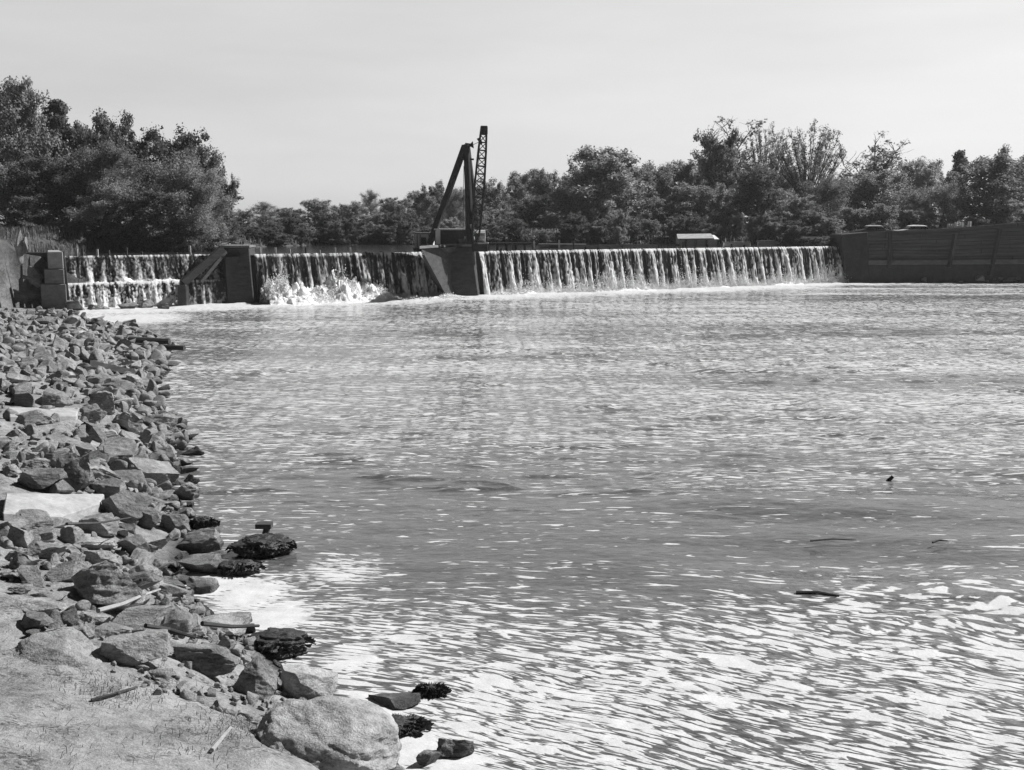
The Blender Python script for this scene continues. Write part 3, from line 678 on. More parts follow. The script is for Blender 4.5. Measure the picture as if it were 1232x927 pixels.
ROCKS = [
 # foreground
 (396, 893, 158, 78, 'largest boulder of all, a rounded grey hump at the foamy edge of the foreground', 6, 3, 0.2, 0.12),
 (367, 831, 74, 52, 'boulder with a black face and a bright face, standing behind the largest boulder', 6, 7, 1, None),
 (307, 819, 62, 52, 'grey chunky boulder at the edge of the sand, next to the black and bright boulder', 6, 8, 1, None),
 (248, 796, 76, 46, 'pale boulder on the edge of the sand with its near side in shadow', 6, 8, 1, None),
 (160, 783, 74, 42, 'dark pointed boulder behind the sand with driftwood lying against it', 6, 7, 1, None),
 (72, 784, 118, 34, 'long low block bordering the sand like a kerb', 6, 8, 1, 0.05),
 (98, 762, 28, 26, 'small squared dark block behind the long low block', 5, 7, 1, None),
 (132, 759, 46, 22, 'grey flat-topped block touching the small squared dark block', 5, 8, 1, None),
 (205, 752, 48, 32, 'light rock with foam behind it and a stick across its front', 5, 9, 1, None),
 (265, 753, 64, 25, 'oval grey rock half ringed by white foam', 5, 9, 0.4, 0.0),
 (301, 757, 17, 12, 'tiny black rock at the tip of the oval grey rock', 5, 8, 1, None),
 (128, 709, 90, 58, 'big wedge rock with a black underside and a bright sloping top', 6, 6, 1, -0.35),
 (175, 694, 44, 36, 'mottled round-backed rock behind the bright top of the wedge rock', 5, 9, 1, None),
 (199, 711, 54, 20, 'flat dark rock between the wedge rock and the foam', 5, 7, 1, 0.1),
 (62, 717, 46, 15, 'thin black slab lying flat left of the wedge rock', 5, 6, 1, 0.05),
 (42, 734, 70, 18, 'long slab with a dark front edge above the kerb-like block', 5, 6, 1, 0.04),
 (125, 672, 36, 30, 'split rock, half black and half bright, above the wedge rock', 6, 6, 1, None),
 (161, 660, 38, 34, 'mottled rock with a dark notch behind the split rock', 5, 9, 1, None),
 (190, 655, 32, 16, 'black squared block near the foam-splashed rock', 5, 6, 1, None),
 (118, 655, 72, 20, 'long flat ledge rock with black shade under it', 5, 7, 1, 0.0),
 (56, 664, 44, 24, 'mottled grey rock left of the long flat ledge rock', 5, 9, 1, None),
 (36, 692, 34, 30, 'rough grey rock at the picture edge beside the thin black slab', 5, 9, 1, None),
 (78, 690, 46, 24, 'low broken rock with pale chips behind the thin black slab', 5, 9, 1, None),
 (44, 630, 50, 22, 'dark slab propped up just below the smooth pale slab', 5, 6, 1, 0.1),
 (50, 646, 32, 18, 'whitish knobbly stone under the propped dark slab', 5, 10, 0.4, None),
 (24, 648, 26, 26, 'bright stone at the picture edge under the propped dark slab', 5, 8, 1, None),
 (84, 645, 30, 22, 'speckled round stone beside the whitish knobbly stone', 5, 10, 0.4, None),
 (118, 633, 40, 28, 'smooth grey dome of rock at the end of the smooth pale slab', 5, 9, 0.4, None),
 (240, 705, 40, 20, 'little pyramid rock standing alone in the white foam', 5, 6, 1, None),
 (244, 681, 48, 24, 'low grey rock between the foam-splashed rock and the pyramid rock', 5, 8, 1, None),
 (240, 653, 56, 36, 'whitish knobbly rock splashed with foam at the water edge', 5, 10, 0.4, None),
 (148, 611, 48, 38, 'rounded boulder with pale slanting streaks', 6, 9, 0.4, 0.3),
 (182, 627, 34, 30, 'rock with a pale face beside the streaked boulder', 5, 8, 1, None),
 (212, 632, 34, 28, 'coarse round boulder at the water edge', 5, 10, 0.4, None),
 (230, 619, 20, 14, 'small bright stone perched by the coarse round boulder', 5, 8, 1, None),
 (174, 600, 56, 18, 'flat slab over the streaked boulder pointing at the water', 5, 7, 1, 0.12),
 # middle distance
 (90, 572, 42, 48, 'upright oval slab with a pale rim', 6, 7, 0.4, 0.1),
 (44, 576, 56, 34, 'bulky grey boulder behind the smooth pale slab', 6, 8, 1, None),
 (70, 590, 32, 22, 'pointed dark rock between the bulky boulder and the oval slab', 5, 7, 1, None),
 (126, 588, 48, 30, 'flat-faced dark diamond of rock beside the oval slab', 5, 6, 1, 0.2),
 (174, 568, 78, 32, 'long slab slanting down to the water with a black lower side', 6, 6, 1, 0.32),
 (162, 580, 50, 20, 'thin slab tucked under the long slanting slab', 5, 6, 1, 0.28),
 (140, 547, 44, 36, 'black peaked rock above the long slanting slab', 5, 6, 1, None),
 (196, 548, 38, 26, 'black rock standing in the shallows past the long slanting slab', 5, 7, 1, 0.2),
 (182, 531, 30, 18, 'small black wedge at the water near the two-toned rock', 5, 6, 1, None),
 (101, 545, 46, 22, 'grey hump behind the upright oval slab', 5, 8, 1, None),
 (74, 533, 48, 20, 'dark loaf-shaped rock above the grey hump', 5, 8, 1, None),
 (64, 555, 30, 22, 'dark tilted rock behind the bulky grey boulder', 5, 7, 1, None),
 (111, 519, 36, 24, 'rock with a black left side below the columnar block', 5, 7, 1, None),
 (132, 526, 36, 16, 'pale flat rock behind the black peaked rock', 5, 7, 1, None),
 (156, 510, 44, 27, 'sloping grey slab next to the two-toned rock', 5, 7, 1, 0.3),
 (190, 508, 40, 23, 'two-toned rock, black and white, at the point of the shore', 5, 6, 1, None),
 (218, 509, 15, 10, 'last small rock off the point of the shore', 5, 7, 1, None),
 (109, 498, 28, 24, 'columnar block with vertical grain', 5, 7, 1, None),
 (124, 485, 30, 26, 'dark boulder with a sunlit cap', 5, 8, 0.4, None),
 (66, 481, 30, 24, 'squarish dark rock with one pale facet', 5, 6, 1, None),
 (42, 505, 46, 18, 'wide grey rock below the rounded pale stone', 5, 9, 0.4, None),
 (30, 483, 24, 20, 'rounded pale stone at the picture edge', 5, 10, 0.4, None),
 (50, 482, 22, 14, 'small dark rock between the rounded pale stone and the squarish rock', 5, 7, 1, None),
 (148, 487, 24, 15, 'tilted rock at the waterline by the boulder with a sunlit cap', 5, 6, 1, None),
 (140, 455, 44, 10, 'flat tilted stone at the far shoreline', 5, 6, 1, 0.15),
 (158, 442, 16, 14, 'bright blocky stone at the far shoreline', 5, 7, 1, None),
 (191, 447, 18, 12, 'isolated rock in the water with foam beside it', 5, 7, 1, None),
 (102, 407, 20, 14, 'pale rounded rock high on the far heap', 5, 8, 0.4, None),
 (37, 333, 26, 28, 'pale rounded boulder bulging out beside the stepped abutment', 5, 10, 0.4, None),
 (30, 356, 36, 26, 'flat pale rock below the rounded boulder beside the stepped abutment', 5, 9, 0.4, None),
 (82, 387, 22, 14, 'squared grey rock topping the far end of the heap', 5, 7, 1, None),
 # rocks in the water
 (472, 843, 62, 22, 'dark flat-topped rock amid the foam in the foreground', 5, 6, 1, 0.05),
 (430, 860, 66, 12, 'low dark ledge just breaking the foam beside the largest boulder', 5, 7, 1, 0.0),
 (546, 904, 42, 30, 'steep dark rock farthest out in the foreground foam', 5, 7, 1, None),
 (514, 913, 28, 26, 'ragged black rock leaning on the farthest rock in the foam', 5, 8, 1, None),
 # foot of the dam
 (88, 369, 22, 16, 'hollow dark boulder against the foot of the stepped abutment', 5, 7, 1, None),
 (113, 371, 18, 9, 'small dark rock at the foot of the lacy fall', 5, 7, 1, None),
 (127, 371, 11, 7, 'tiny dark rock at the foot of the lacy fall', 5, 7, 1, None),
 (155, 370, 24, 9, 'low dark rock below the lacy fall', 5, 7, 1, None),
 (176, 366, 20, 14, 'pointed dark boulder, tallest of those below the lacy fall', 5, 7, 1, None),
 (197, 370, 17, 8, 'outermost dark rock below the lacy fall', 5, 7, 1, None),
]
for i, (px, py, w, h, lab, sub, cuts, ang, rot) in enumerate(ROCKS):
    put_rock(px, py, w, h, lab, 1000 + i * 7, sub=sub, cuts=cuts, ang=ang, rot=rot)

# the broken pillar
for nm_, (x0_, y0_, x1_, y1_), sd_ in (('shaft', (20.5, 320, 27.5, 268), 71), ('fragment', (27, 309, 34, 282), 72)):
    a, c = at(x0_, y0_, 74), at(x1_, y1_, 74)
    me = rock_mesh(sd_, 5, (c[0] - a[0], 0.5, c[2] - a[2]), 10, 1.0, 0.05)
    link(nm_, me, None, rb_, loc=((a[0] + c[0]) / 2 - rb_.location.x, 0, (a[2] + c[2]) / 2 - rb_.location.z)).rotation_euler.y = 0.06
# smooth pale slab
A, B, C_, D_ = ground_hit(8, 604), ground_hit(126, 604), ground_hit(120, 616), ground_hit(74, 632)
ps = thing('pale_slab', 'smooth pale concrete slab lying on the rocky bank', 'slab', (A + D_) / 2)
E_ = ground_hit(4, 628)
top = [add3(A, dz=0.16), add3(B, dz=0.16), add3(C_, dz=0.16), add3(D_, dz=0.16), add3(E_, dz=0.16)]
MB().prism([add3(p_, dz=-0.5) for p_ in top], top).build('slab_face', M['concrete_light'], ps, bevel=0.02)
ps2a = [ground_hit(10, 497), ground_hit(96, 497), ground_hit(92, 507), ground_hit(12, 508)]
ps2 = thing('pale_slab', 'narrow pale concrete slab among the middle rocks', 'slab', ps2a[3])
MB().prism([add3(p_, dz=-0.4) for p_ in ps2a], [add3(p_, dz=0.14) for p_ in ps2a]).build('slab_face', M['concrete_light'], ps2, bevel=0.02)

# smaller riprap, one object each
protos = [rock_mesh(5000 + k_, 5, (1, random.uniform(0.55, 0.9), random.uniform(0.36, 0.65)), 13, 1.0, 0.07) for k_ in range(26)]
zones = [(0, 17.5, 'small angular stone wedged between the foreground boulders', 'small stones between foreground boulders'),
         (17.5, 24, 'small stone among the boulders round the smooth pale slab', 'small stones round the smooth pale slab'),
         (24, 36, 'jagged stone in the tumbled middle stretch of the bank', 'stones of the middle bank'),
         (36, 90, 'jagged grey stone in the far heap running to the abutment', 'stones of the far heap')]
cnt = 0; tries = 0
quota = {0: 30, 1: 42, 2: 52, 3: 80}
got = {k_: 0 for k_ in quota}
rr = random.Random(11)
while tries < 60000 and any(got[k_] < quota[k_] for k_ in quota):
    tries += 1
    px = rr.uniform(8, 235); py = rr.uniform(378, 770)
    if rr.random() < 0.5: py = rr.uniform(380, 480)
    P = ground_hit(px, py) if (px, py) else None
    x, y = P[0], P[1]
    dl = float(Xs(y)) - x
    if dl < -0.5 or y > 73: continue
    zi = next(k_ for k_, zz_ in enumerate(zones) if zz_[0] <= y < zz_[1])
    if got[zi] >= quota[zi]: continue
    size = rr.choice([0.3, 0.4, 0.45, 0.5, 0.6, 0.8]) * (1.0 if zi < 2 else 1.15 if zi == 2 else 1.5)
    if 588 < py < 634 and px < 132: continue
    if 494 < py < 510 and px < 98: continue
    if any((x - a_) ** 2 + (y - b_) ** 2 < (0.76 * (r_ + size * 0.5)) ** 2 for a_, b_, r_ in used): continue
    A_ = [un(20, 600), un(125, 608)]
    o_ = bpy.data.objects.new('rock', rr.choice(protos)); col.objects.link(o_)
    sx = size * rr.uniform(0.8, 1.25)
    o_.scale = (sx, size * rr.uniform(0.8, 1.15), size * rr.uniform(0.8, 1.35))
    o_.location = (x, y, max(P[2], -0.1) + 0.14 * size)
    o_.rotation_euler = (rr.uniform(-0.5, 0.5), rr.uniform(-0.5, 0.5), rr.uniform(0, 6.28))
    tag(o_, zones[zi][2], 'rock', zones[zi][3])
    used.append((x, y, size * 0.5)); got[zi] += 1

# rubble and pebbles between them
clear = [((un(70, 610, 1)[0]), 2.2, ground_hit(70, 610)[1], 1.0)]
def rubble(name, label, n, area, smin, smax, seed):
    r = np.random.default_rng(seed); V0, F0 = ico(3)
    Vs, Fs = [], []; b_ = 0
    for _ in range(n):
        y = area(r)
        dl = r.uniform(0.0, 1.0) if r.random() < 0.25 else r.uniform(0.2, 1 + 0.20 * y)
        x = float(Xs(y)) - dl
        s_ = smin * (smax * (0.42 if y < 22 else 0.75 if y < 34 else 1.15) / smin) ** (r.random() ** (1.7 if y > 14.5 else 5))
        if any(abs(x - c_[0]) < c_[1] and abs(y - c_[2]) < c_[3] for c_ in clear): continue
        P = V0 * r.uniform(0.6, 1.2, 3)
        for _k in range(10):
            d = r.normal(size=3); d /= np.linalg.norm(d); e = P @ d - r.uniform(0.28, 0.6); P = P - np.clip(e, 0, None)[:, None] * d
        a1 = r.uniform(0, 6.28); c_, s2 = math.cos(a1), math.sin(a1)
        P = P @ np.array([[c_, -s2, 0], [s2, c_, 0], [0, 0, 1]]) * s_
        z_ = float(terr(x, y)[0]) + 0.25 * s_
        Vs.append(P + np.array([x, y, z_])); Fs.append(F0 + b_); b_ += len(P)
    me = mesh_np(name, np.concatenate(Vs), np.concatenate(Fs)); o_ = link(name, me, M['rock'])
    return tag(o_, label, 'rubble', kind='stuff')
rubble('rubble', 'loose rubble and broken stone filling the gaps of the bank', 4600, lambda r: 10.8 + 62 * r.random() ** 1.25, 0.05, 0.42, 3)

# weed-covered lumps, dark and wet, at the edge
def weed_lump(px, py, w, h, label, seed):
    P = un(px, py + h * 0.4); dist = np.linalg.norm(P - CAM); m = dist / FPX
    me = rock_mesh(seed, 5, (w * m, w * m * 0.7, h * m * 1.1), 4, 0.3, 0.22); me.materials.clear(); me.materials.append(M['seaweed'])
    o_ = link('weedy_rock', me, None, loc=add3(P, 0, w * m * 0.2, h * m * 0.3)); tag(o_, label, 'rock')
    # fronds
    r = np.random.default_rng(seed); fr = []
    n = 260
    mb = MB()
    for _ in range(n):
        a_ = r.uniform(0, 6.28); rad = math.sqrt(r.random())
        x = math.cos(a_) * rad * w * m * 0.55; y = math.sin(a_) * rad * w * m * 0.4; z = (1 - rad ** 2) * h * m * 0.45
        L = r.uniform(0.04, 0.13); dx, dy = math.cos(a_) * L, math.sin(a_) * L
        wd = r.uniform(0.006, 0.016)
        mb.add([(x - wd, y, z), (x + wd, y, z + 0.01), (x + dx + wd, y + dy, z - L * 0.3 + r.uniform(0, .06)), (x + dx - wd, y + dy + wd, z - L * 0.4)], [(0, 1, 2, 3)])
    me2 = bpy.data.meshes.new('fronds'); me2.from_pydata(mb.v, [], mb.f)
    link('fronds', me2, M['seaweed'], o_)
    return o_
weed_lump(314, 660, 66, 26, 'largest clump of black weed, rising from the shallows beside the whitish rock', 41)
weed_lump(286, 685, 46, 17, 'low clump of weed behind the solid white foam', 42)
weed_lump(330, 779, 70, 28, 'ragged clump of weed behind the black and bright boulder', 43)
weed_lump(480, 877, 52, 14, 'flat weedy lump in the foam in front of the flat-topped rock', 44)
weed_lump(518, 832, 24, 12, 'small tuft of weed at the end of the flat-topped rock', 45)
weed_lump(243, 631, 26, 16, 'dark tuft of weed beside the coarse round boulder', 46)
# broken stump standing over the largest weed clump
P = un(314, 652)
st = thing('broken_post', 'stub of a broken post with a plank end standing out of the weed', 'post', add3(P, 0, 0.3, 0))
MB().tube(add3(P, 0, .3, 0), add3(P, 0.06, .3, 0.20), 0.07, 0.06).build('stub', M['wood_dark'], st)
MB().box(add3(P, -0.15, .2, 0.19), add3(P, 0.15, .42, 0.28)).build('plank_end', M['wood_dark'], st)

# driftwood sticks
def stick(pts, r0, r1, label, mat, name='driftwood_stick', lift=0.12, water=False):
    W3 = [ (un(x, y, 0.03) if water else ground_hit(x, y)) for x, y in pts]
    W3 = [add3(p_, dz=lift) for p_ in W3]
    o_b = W3[0]; mb = MB(); n = len(W3) - 1
    for i in range(n):
        a_, b_ = W3[i], W3[i + 1]
        mb.tube(a_, b_, r0 + (r1 - r0) * i / n, r0 + (r1 - r0) * (i + 1) / n, 6)
    o_ = mb.build(name, mat, loc=o_b); return tag(o_, label, 'driftwood')
stick([(120, 770), (150, 760), (172, 748), (194, 738)], 0.03, 0.015, 'pale crooked stick leaning across the dark pointed boulder', M['driftwood'], lift=0.35)
stick([(84, 694), (120, 687), (160, 675)], 0.022, 0.012, 'thin dark stick lying over the bright top of the wedge rock', M['wood_dark'], lift=0.75)
stick([(244, 772), (280, 775), (312, 773)], 0.035, 0.02, 'straight dark stick lying beside the ragged weed', M['wood_dark'], lift=0.25)
stick([(176, 772), (205, 776), (236, 786)], 0.03, 0.02, 'dark branch lying along the top of the pale boulder', M['wood_dark'], lift=0.2)
stick([(180, 800), (190, 786), (196, 778)], 0.018, 0.01, 'short pale twig standing against the pale boulder', M['driftwood'], lift=0.12)
stick([(126, 796), (131, 784)], 0.018, 0.01, 'short pale twig standing against the kerb-like block', M['driftwood'], lift=0.15)
stick([(170, 722), (190, 706), (205, 700)], 0.022, 0.012, 'bent twig reaching over the flat dark rock', M['wood_dark'], lift=0.3)
stick([(255, 908), (268, 892), (278, 880)], 0.022, 0.014, 'dry twig among the weeds beside the largest boulder', M['driftwood'], lift=0.04)
stick([(110, 846), (140, 838), (165, 830)], 0.02, 0.012, 'dark twig half buried in the sand', M['wood_dark'], lift=0.03)
# logs and beams at the far shoreline
def log(p0, p1, r_, label, z=0.12, kind='round'):
    a_, b_ = un(*p0, z), un(*p1, z); mb = MB()
    if kind == 'round': mb.tube(a_, b_, r_, r_ * 0.7, 9)
    else: mb.beam(a_, b_, r_ * 2, r_ * 1.6)
    return tag(mb.build('log', M['wood_dark'], loc=a_), label, 'log')
log((156, 410), (204, 411), 0.20, 'upper black log lying out over the water from the far heap', 0.45)
log((150, 416), (222, 419), 0.16, 'longest black log, reaching out over the water from the far heap', 0.25)
log((186, 423), (204, 421), 0.24, 'stubby black log end in the water under the longest log', 0.1)
log((168, 428), (188, 432), 0.2, 'black log end lying against the shore below the other logs', 0.15)
P1_, P2_ = ground_hit(104, 446), ground_hit(158, 455)
tag(MB().beam(add3(P1_, dz=0.25), add3(P2_, dz=0.2), 0.3, 0.22).build('beam', M['wood_dark'], loc=P1_), 'dark squared beam lying among the stones of the far heap', 'beam')
for (x0, y0, x1, y1, r_, lab) in [(958, 713, 1010, 717, 0.03, 'dark waterlogged branch floating in the smooth swell'), (975, 651, 1030, 650, 0.018, 'thin stick floating far out on the swell'), (1122, 653, 1140, 651, 0.02, 'short stick floating beside the thin stick')]:
    a_, b_ = un(x0, y0, 0.05), un(x1, y1, 0.05); mid_ = (a_ + b_) / 2 + np.array([0, 0.05, 0.015])
    mb = MB().tube(a_, mid_, r_, r_ * 0.9, 6).tube(mid_, b_, r_ * 0.9, r_ * 0.5, 6)
    tag(mb.build('floating_stick', M['wood_dark'], loc=a_), lab, 'driftwood')
P = un(1071, 577, 0.0)
bd = thing('floating_snag', 'small dark snag sticking up out of the open water', 'driftwood', P)
MB().tube(add3(P, -0.06, 0, -0.05), add3(P, 0.06, 0, 0.07), 0.05, 0.04, 7).build('stub', M['wood_dark'], bd)

# dry weeds on the sand, pale litter
def blades(name, label, pts, hmin, hmax, mat, wd, seed, spread=0.5, cat='grass'):
    r = np.random.default_rng(seed); n = len(pts)
    a_ = r.uniform(0, 6.28, n); L = r.uniform(hmin, hmax, n); sp_ = r.uniform(0.1, spread, n)
    wx, wy_ = np.cos(a_ + 1.57) * wd, np.sin(a_ + 1.57) * wd
    P0_ = pts; mid_ = P0_ + np.stack([np.cos(a_) * L * sp_ * 0.35, np.sin(a_) * L * sp_ * 0.35, L * 0.6], 1)
    tip = P0_ + np.stack([np.cos(a_) * L * sp_, np.sin(a_) * L * sp_, L * (1 - 0.35 * sp_)], 1)
    off = np.stack([wx, wy_, 0 * wx], 1)
    V = np.stack([P0_ - off, P0_ + off, mid_ + off * 0.8, mid_ - off * 0.8, tip], 1).reshape(-1, 3)
    i = np.arange(n)[:, None] * 5
    Fq = np.concatenate([i + np.array([[0, 1, 2]]), i + np.array([[0, 2, 3]]), i + np.array([[3, 2, 4]])], 0)
    return tag(link(name, mesh_np(name, V, Fq), mat), label, cat, kind='stuff')
pts = []
tuft_px = [(125, 830, 0.5, 260), (150, 838, 0.4, 160), (265, 885, 0.35, 220), (275, 870, 0.3, 160), (190, 812, 0.4, 120), (60, 800, 0.6, 140), (230, 905, 0.3, 60), (40, 880, 0.5, 60), (100, 905, 0.6, 60), (320, 840, 0.3, 100), (120, 745, 0.4, 120), (165, 690, 0.3, 70)]
for px, py, r_, k_ in tuft_px:
    P = ground_hit(px, py)
    for _ in range(k_):
        x, y = P[0] + rng.normal(0, r_ * 0.6), P[1] + rng.normal(0, r_ * 0.6); 
        if Xs(y) - x > 0.25: pts.append((x, y, 0))
for _ in range(60):
    y = rng.uniform(10.5, 17); x = float(Xs(y)) - rng.uniform(0.8, 6); pts.append((x, y, 0))
pts = np.array(pts); pts[:, 2] = terr(pts[:, 0], pts[:, 1])[0] - 0.01
blades('dry_weeds', 'sparse dry weeds scattered over the sandy ground', pts, 0.02, 0.10, M['weed'], 0.0035, 5, 2.7, 'weeds')
# long grass on the bank above the stepped fall
k = 26000
s = rng.uniform(-34, 3, k); n = rng.uniform(-34, -10, k)
x = DP0[0] + DD[0] * s + DN[0] * n; y = DP0[1] + DD[1] * s + DN[1] * n
z, _s = terr(x, y); ok = z > 3.55
pts = np.stack([x, y, z - 0.03], 1)[ok]
blades('long_grass', 'long grass covering the bank above the stepped fall', pts, 0.3, 0.85, M['grass'], 0.03, 6, 0.6)

# ------------------------------------------------------------------ trees
def tree_protos(kind, seed, H=10.0):
    r = random.Random(seed); rn = np.random.default_rng(seed)
    segs = []; clumps = []
    def grow(p, d, L, r0, r1, n, curve, wob):
        q = Vector(p); d = Vector(d).normalized(); out = [q.copy()]
        for i in range(n):
            d = (d + Vector((r.gauss(0, wob), r.gauss(0, wob), curve + r.gauss(0, wob * 0.5)))).normalized()
            q2 = q + d * (L / n); segs.append((q.copy(), q2.copy(), r0 + (r1 - r0) * i / n, r0 + (r1 - r0) * (i + 1) / n)); q = q2; out.append(q.copy())
        return out, d
    if kind in ('oak', 'soft', 'layer', 'bush'):
        SPR = {'oak': 0.40, 'soft': 0.36, 'layer': 0.40, 'bush': 0.52}[kind]
        tp, _ = grow((0, 0, 0), (r.gauss(0, .03), r.gauss(0, .03), 1), H * 0.86, H * 0.026, H * 0.005, 9, 0, 0.06)
        nl = {'oak': 24, 'soft': 24, 'layer': 16, 'bush': 24}[kind]; az = r.uniform(0, 6)
        for i in range(nl):
            lo = 0.05 if kind in ('soft', 'bush') else 0.12
            tt = lo + (0.98 - lo) * (i + r.random() * 0.7) / nl; az += 2.4 + r.gauss(0, .35)
            fi = min(tt, 0.999) * 9; a_ = tp[int(fi)].lerp(tp[min(int(fi) + 1, 9)], fi - int(fi))
            e = math.sqrt(max(0.02, 1 - ((tt - 0.42) / 0.66) ** 2)) * r.uniform(0.72, 1.12)
            el_ = (0.15 + 0.75 * tt) if kind != 'layer' else 0.12 + 0.3 * tt
            br_, dd_ = grow(a_, (math.cos(az), math.sin(az), math.tan(el_)), H * SPR * e, H * 0.011 * (1.1 - tt * .6), H * 0.003, 4, 0.10 if kind != 'soft' else -0.02, 0.14)
            for j in range(1, 5):
                for _ in range(2):
                    sd_ = Vector((r.gauss(0, 1), r.gauss(0, 1), r.gauss(0.35, 0.5))).normalized()
                    e2, _d = grow(br_[j], (sd_ + dd_ * 0.7), H * SPR * 0.30 * r.uniform(0.5, 1.1), H * 0.004, H * 0.0015, 2, 0.05, 0.2)
                    clumps.append((e2[-1], r.uniform(0.036, 0.075) * H)); 
                    if r.random() < 0.5: clumps.append((e2[1], r.uniform(0.03, 0.06) * H))
        for _ in range(6): clumps.append((tp[-1] + Vector((r.gauss(0, .03), r.gauss(0, .03), r.uniform(-0.02, 0.06))) * H, 0.05 * H))
        nleaf, lsz = {'oak': (84, 0.0135), 'soft': (96, 0.0105), 'layer': (88, 0.014), 'bush': (70, 0.017)}[kind]
    elif kind == 'pine':
        tp, _ = grow((0, 0, 0), (0, 0, 1), H * 0.97, H * 0.02, H * 0.004, 10, 0, 0.02)
        az = 0
        for i in range(34):
            tt = 0.14 + 0.84 * i / 34; az += 2.4; fi = tt * 10; a_ = tp[int(fi)].lerp(tp[min(int(fi) + 1, 10)], fi - int(fi))
            L = H * 0.26 * (1.08 - tt) ** 0.75 * r.uniform(0.6, 1.15)
            br_, dd_ = grow(a_, (math.cos(az), math.sin(az), 0.25 + .3 * tt), L, H * 0.006, H * 0.002, 3, 0.05, 0.1)
            for j in (1, 2, 3):
                clumps.append((br_[j] + Vector((r.gauss(0, .015), r.gauss(0, .015), .01)) * H, H * 0.04 * r.uniform(.7, 1.1)))
                clumps.append((br_[j] + Vector((r.gauss(0, .03), r.gauss(0, .03), .0)) * H, H * 0.032))
        nleaf, lsz = 60, 0.015
    elif kind == 'vase':
        tp, _ = grow((0, 0, 0), (0, 0, 1), H * 0.34, H * 0.028, H * 0.022, 3, 0, 0.03)
        for i in range(46):
            th = 1.0 * math.sqrt((i + 0.5) / 46) + r.gauss(0, .04); az = 2.4 * i + r.gauss(0, .15)
            a_ = tp[-1] - Vector((0, 0, r.uniform(0, 0.13) * H * th))
            L = H * 0.64 * (1 - 0.17 * th * th) * r.uniform(.93, 1.03)
            br_, dd_ = grow(a_, (math.cos(az) * math.sin(th), math.sin(az) * math.sin(th), math.cos(th)), L, H * 0.0085, H * 0.0022, 7, 0.025, 0.035)
            for j in range(3, 8):
                for _ in range(2 if j < 7 else 3):
                    sd_ = Vector((r.gauss(0, .45), r.gauss(0, .45), .8)).normalized()
                    e2, _d = grow(br_[j], sd_ * 0.7 + dd_ * .9, H * r.uniform(.06, .11), H * 0.003, H * 0.001, 3, 0.03, 0.1)
                    if r.random() < 0.85: clumps.append((e2[-1], H * 0.027))
                    if r.random() < 0.6: clumps.append((e2[1], H * 0.025))
        nleaf, lsz = 18, 0.0085
    else:                                           # bare: sparse old tree, twigs and a few leaves
        tp, _ = grow((0, 0, 0), (0.02, 0, 1), H * 0.62, H * 0.024, H * 0.010, 6, 0, 0.07)
        az = 0
        for i in range(15):
            tt = 0.32 + 0.68 * i / 15; az += 2.4; fi = min(tt, .999) * 6; a_ = tp[int(fi)].lerp(tp[min(int(fi) + 1, 6)], fi - int(fi))
            br_, dd_ = grow(a_, (math.cos(az), math.sin(az), 0.7 + tt), H * r.uniform(.28, .42) , H * 0.008, H * 0.0025, 5, 0.06, 0.16)
            for j in range(1, 6):
                for _ in range(3):
                    sd_ = Vector((r.gauss(0, .8), r.gauss(0, .8), .6)).normalized()
                    e2, _d = grow(br_[j], sd_ + dd_ * .6, H * r.uniform(.06, .13), H * 0.0028, H * 0.001, 3, 0.03, 0.2)
                    for z_ in range(2):
                        e3, _d = grow(e2[r.randint(1, 3)], sd_ + Vector((r.gauss(0, .6), r.gauss(0, .6), .2)), H * .06, H * 0.0016, H * 0.0007, 2, 0.02, .2)
                    if tt < 0.62 or r.random() < 0.25: clumps.append((e2[-1], H * 0.035))
        nleaf, lsz = 26, 0.013
    # trunk and limbs as one mesh
    V, Fq = [], []
    for (p0, p1, r0, r1) in segs:
        n = 6 if r0 > H * 0.008 else 4
        d = (p1 - p0).normalized(); u_ = d.orthogonal().normalized(); w_ = d.cross(u_); b_ = len(V)
        for (p_, rad) in ((p0, r0), (p1, r1)):
            for k_ in range(n): V.append(tuple(p_ + (u_ * math.cos(6.2832 * k_ / n) + w_ * math.sin(6.2832 * k_ / n)) * rad))
        for k_ in range(n): Fq.append((b_ + k_, b_ + (k_ + 1) % n, b_ + n + (k_ + 1) % n, b_ + n + k_))
    tme = bpy.data.meshes.new('trunk'); tme.from_pydata(V, [], Fq); tme.update()
    tme.polygons.foreach_set('use_smooth', np.ones(len(Fq), bool))
    # leaves
    C0 = np.array([c[0][:] for c in clumps]); RR = np.array([c[1] for c in clumps])
    idx = np.repeat(np.arange(len(C0)), nleaf); n = len(idx)
    dirs = rn.normal(size=(n, 3)); dirs /= np.linalg.norm(dirs, axis=1, keepdims=True)
    rad = rn.random(n) ** 0.6 * rn.uniform(0.8, 1.55, n)
    P = C0[idx] + dirs * (rad * RR[idx])[:, None] * np.array([1.1, 1.1, 0.95])
    if kind == 'soft': P[:, 2] -= np.abs(rn.normal(0, 0.02 * H, n))
    nrm = dirs * 0.6 + np.array([0, 0, 0.55]) + rn.normal(0, 0.75, (n, 3)); nrm /= np.linalg.norm(nrm, axis=1, keepdims=True)
    tx = np.cross(nrm, rn.normal(size=(n, 3))); tx /= np.linalg.norm(tx, axis=1, keepdims=True); ty = np.cross(nrm, tx)
    sz = lsz * H * rn.uniform(0.6, 1.3, n)[:, None]
    asp = 0.62 if kind != 'soft' else 0.4
    V = np.stack([P - tx * sz, P - ty * sz * asp + nrm * sz * .15, P + tx * sz, P + ty * sz * asp + nrm * sz * .15], 1).reshape(-1, 3)
    cme = mesh_np('crown', V, np.arange(n * 4).reshape(-1, 4))
    ext = np.percentile(np.hypot(P[:, 0], P[:, 1]), 96); top_ = np.percentile(P[:, 2], 99.6)
    return tme, cme, ext, top_
PROT = {}
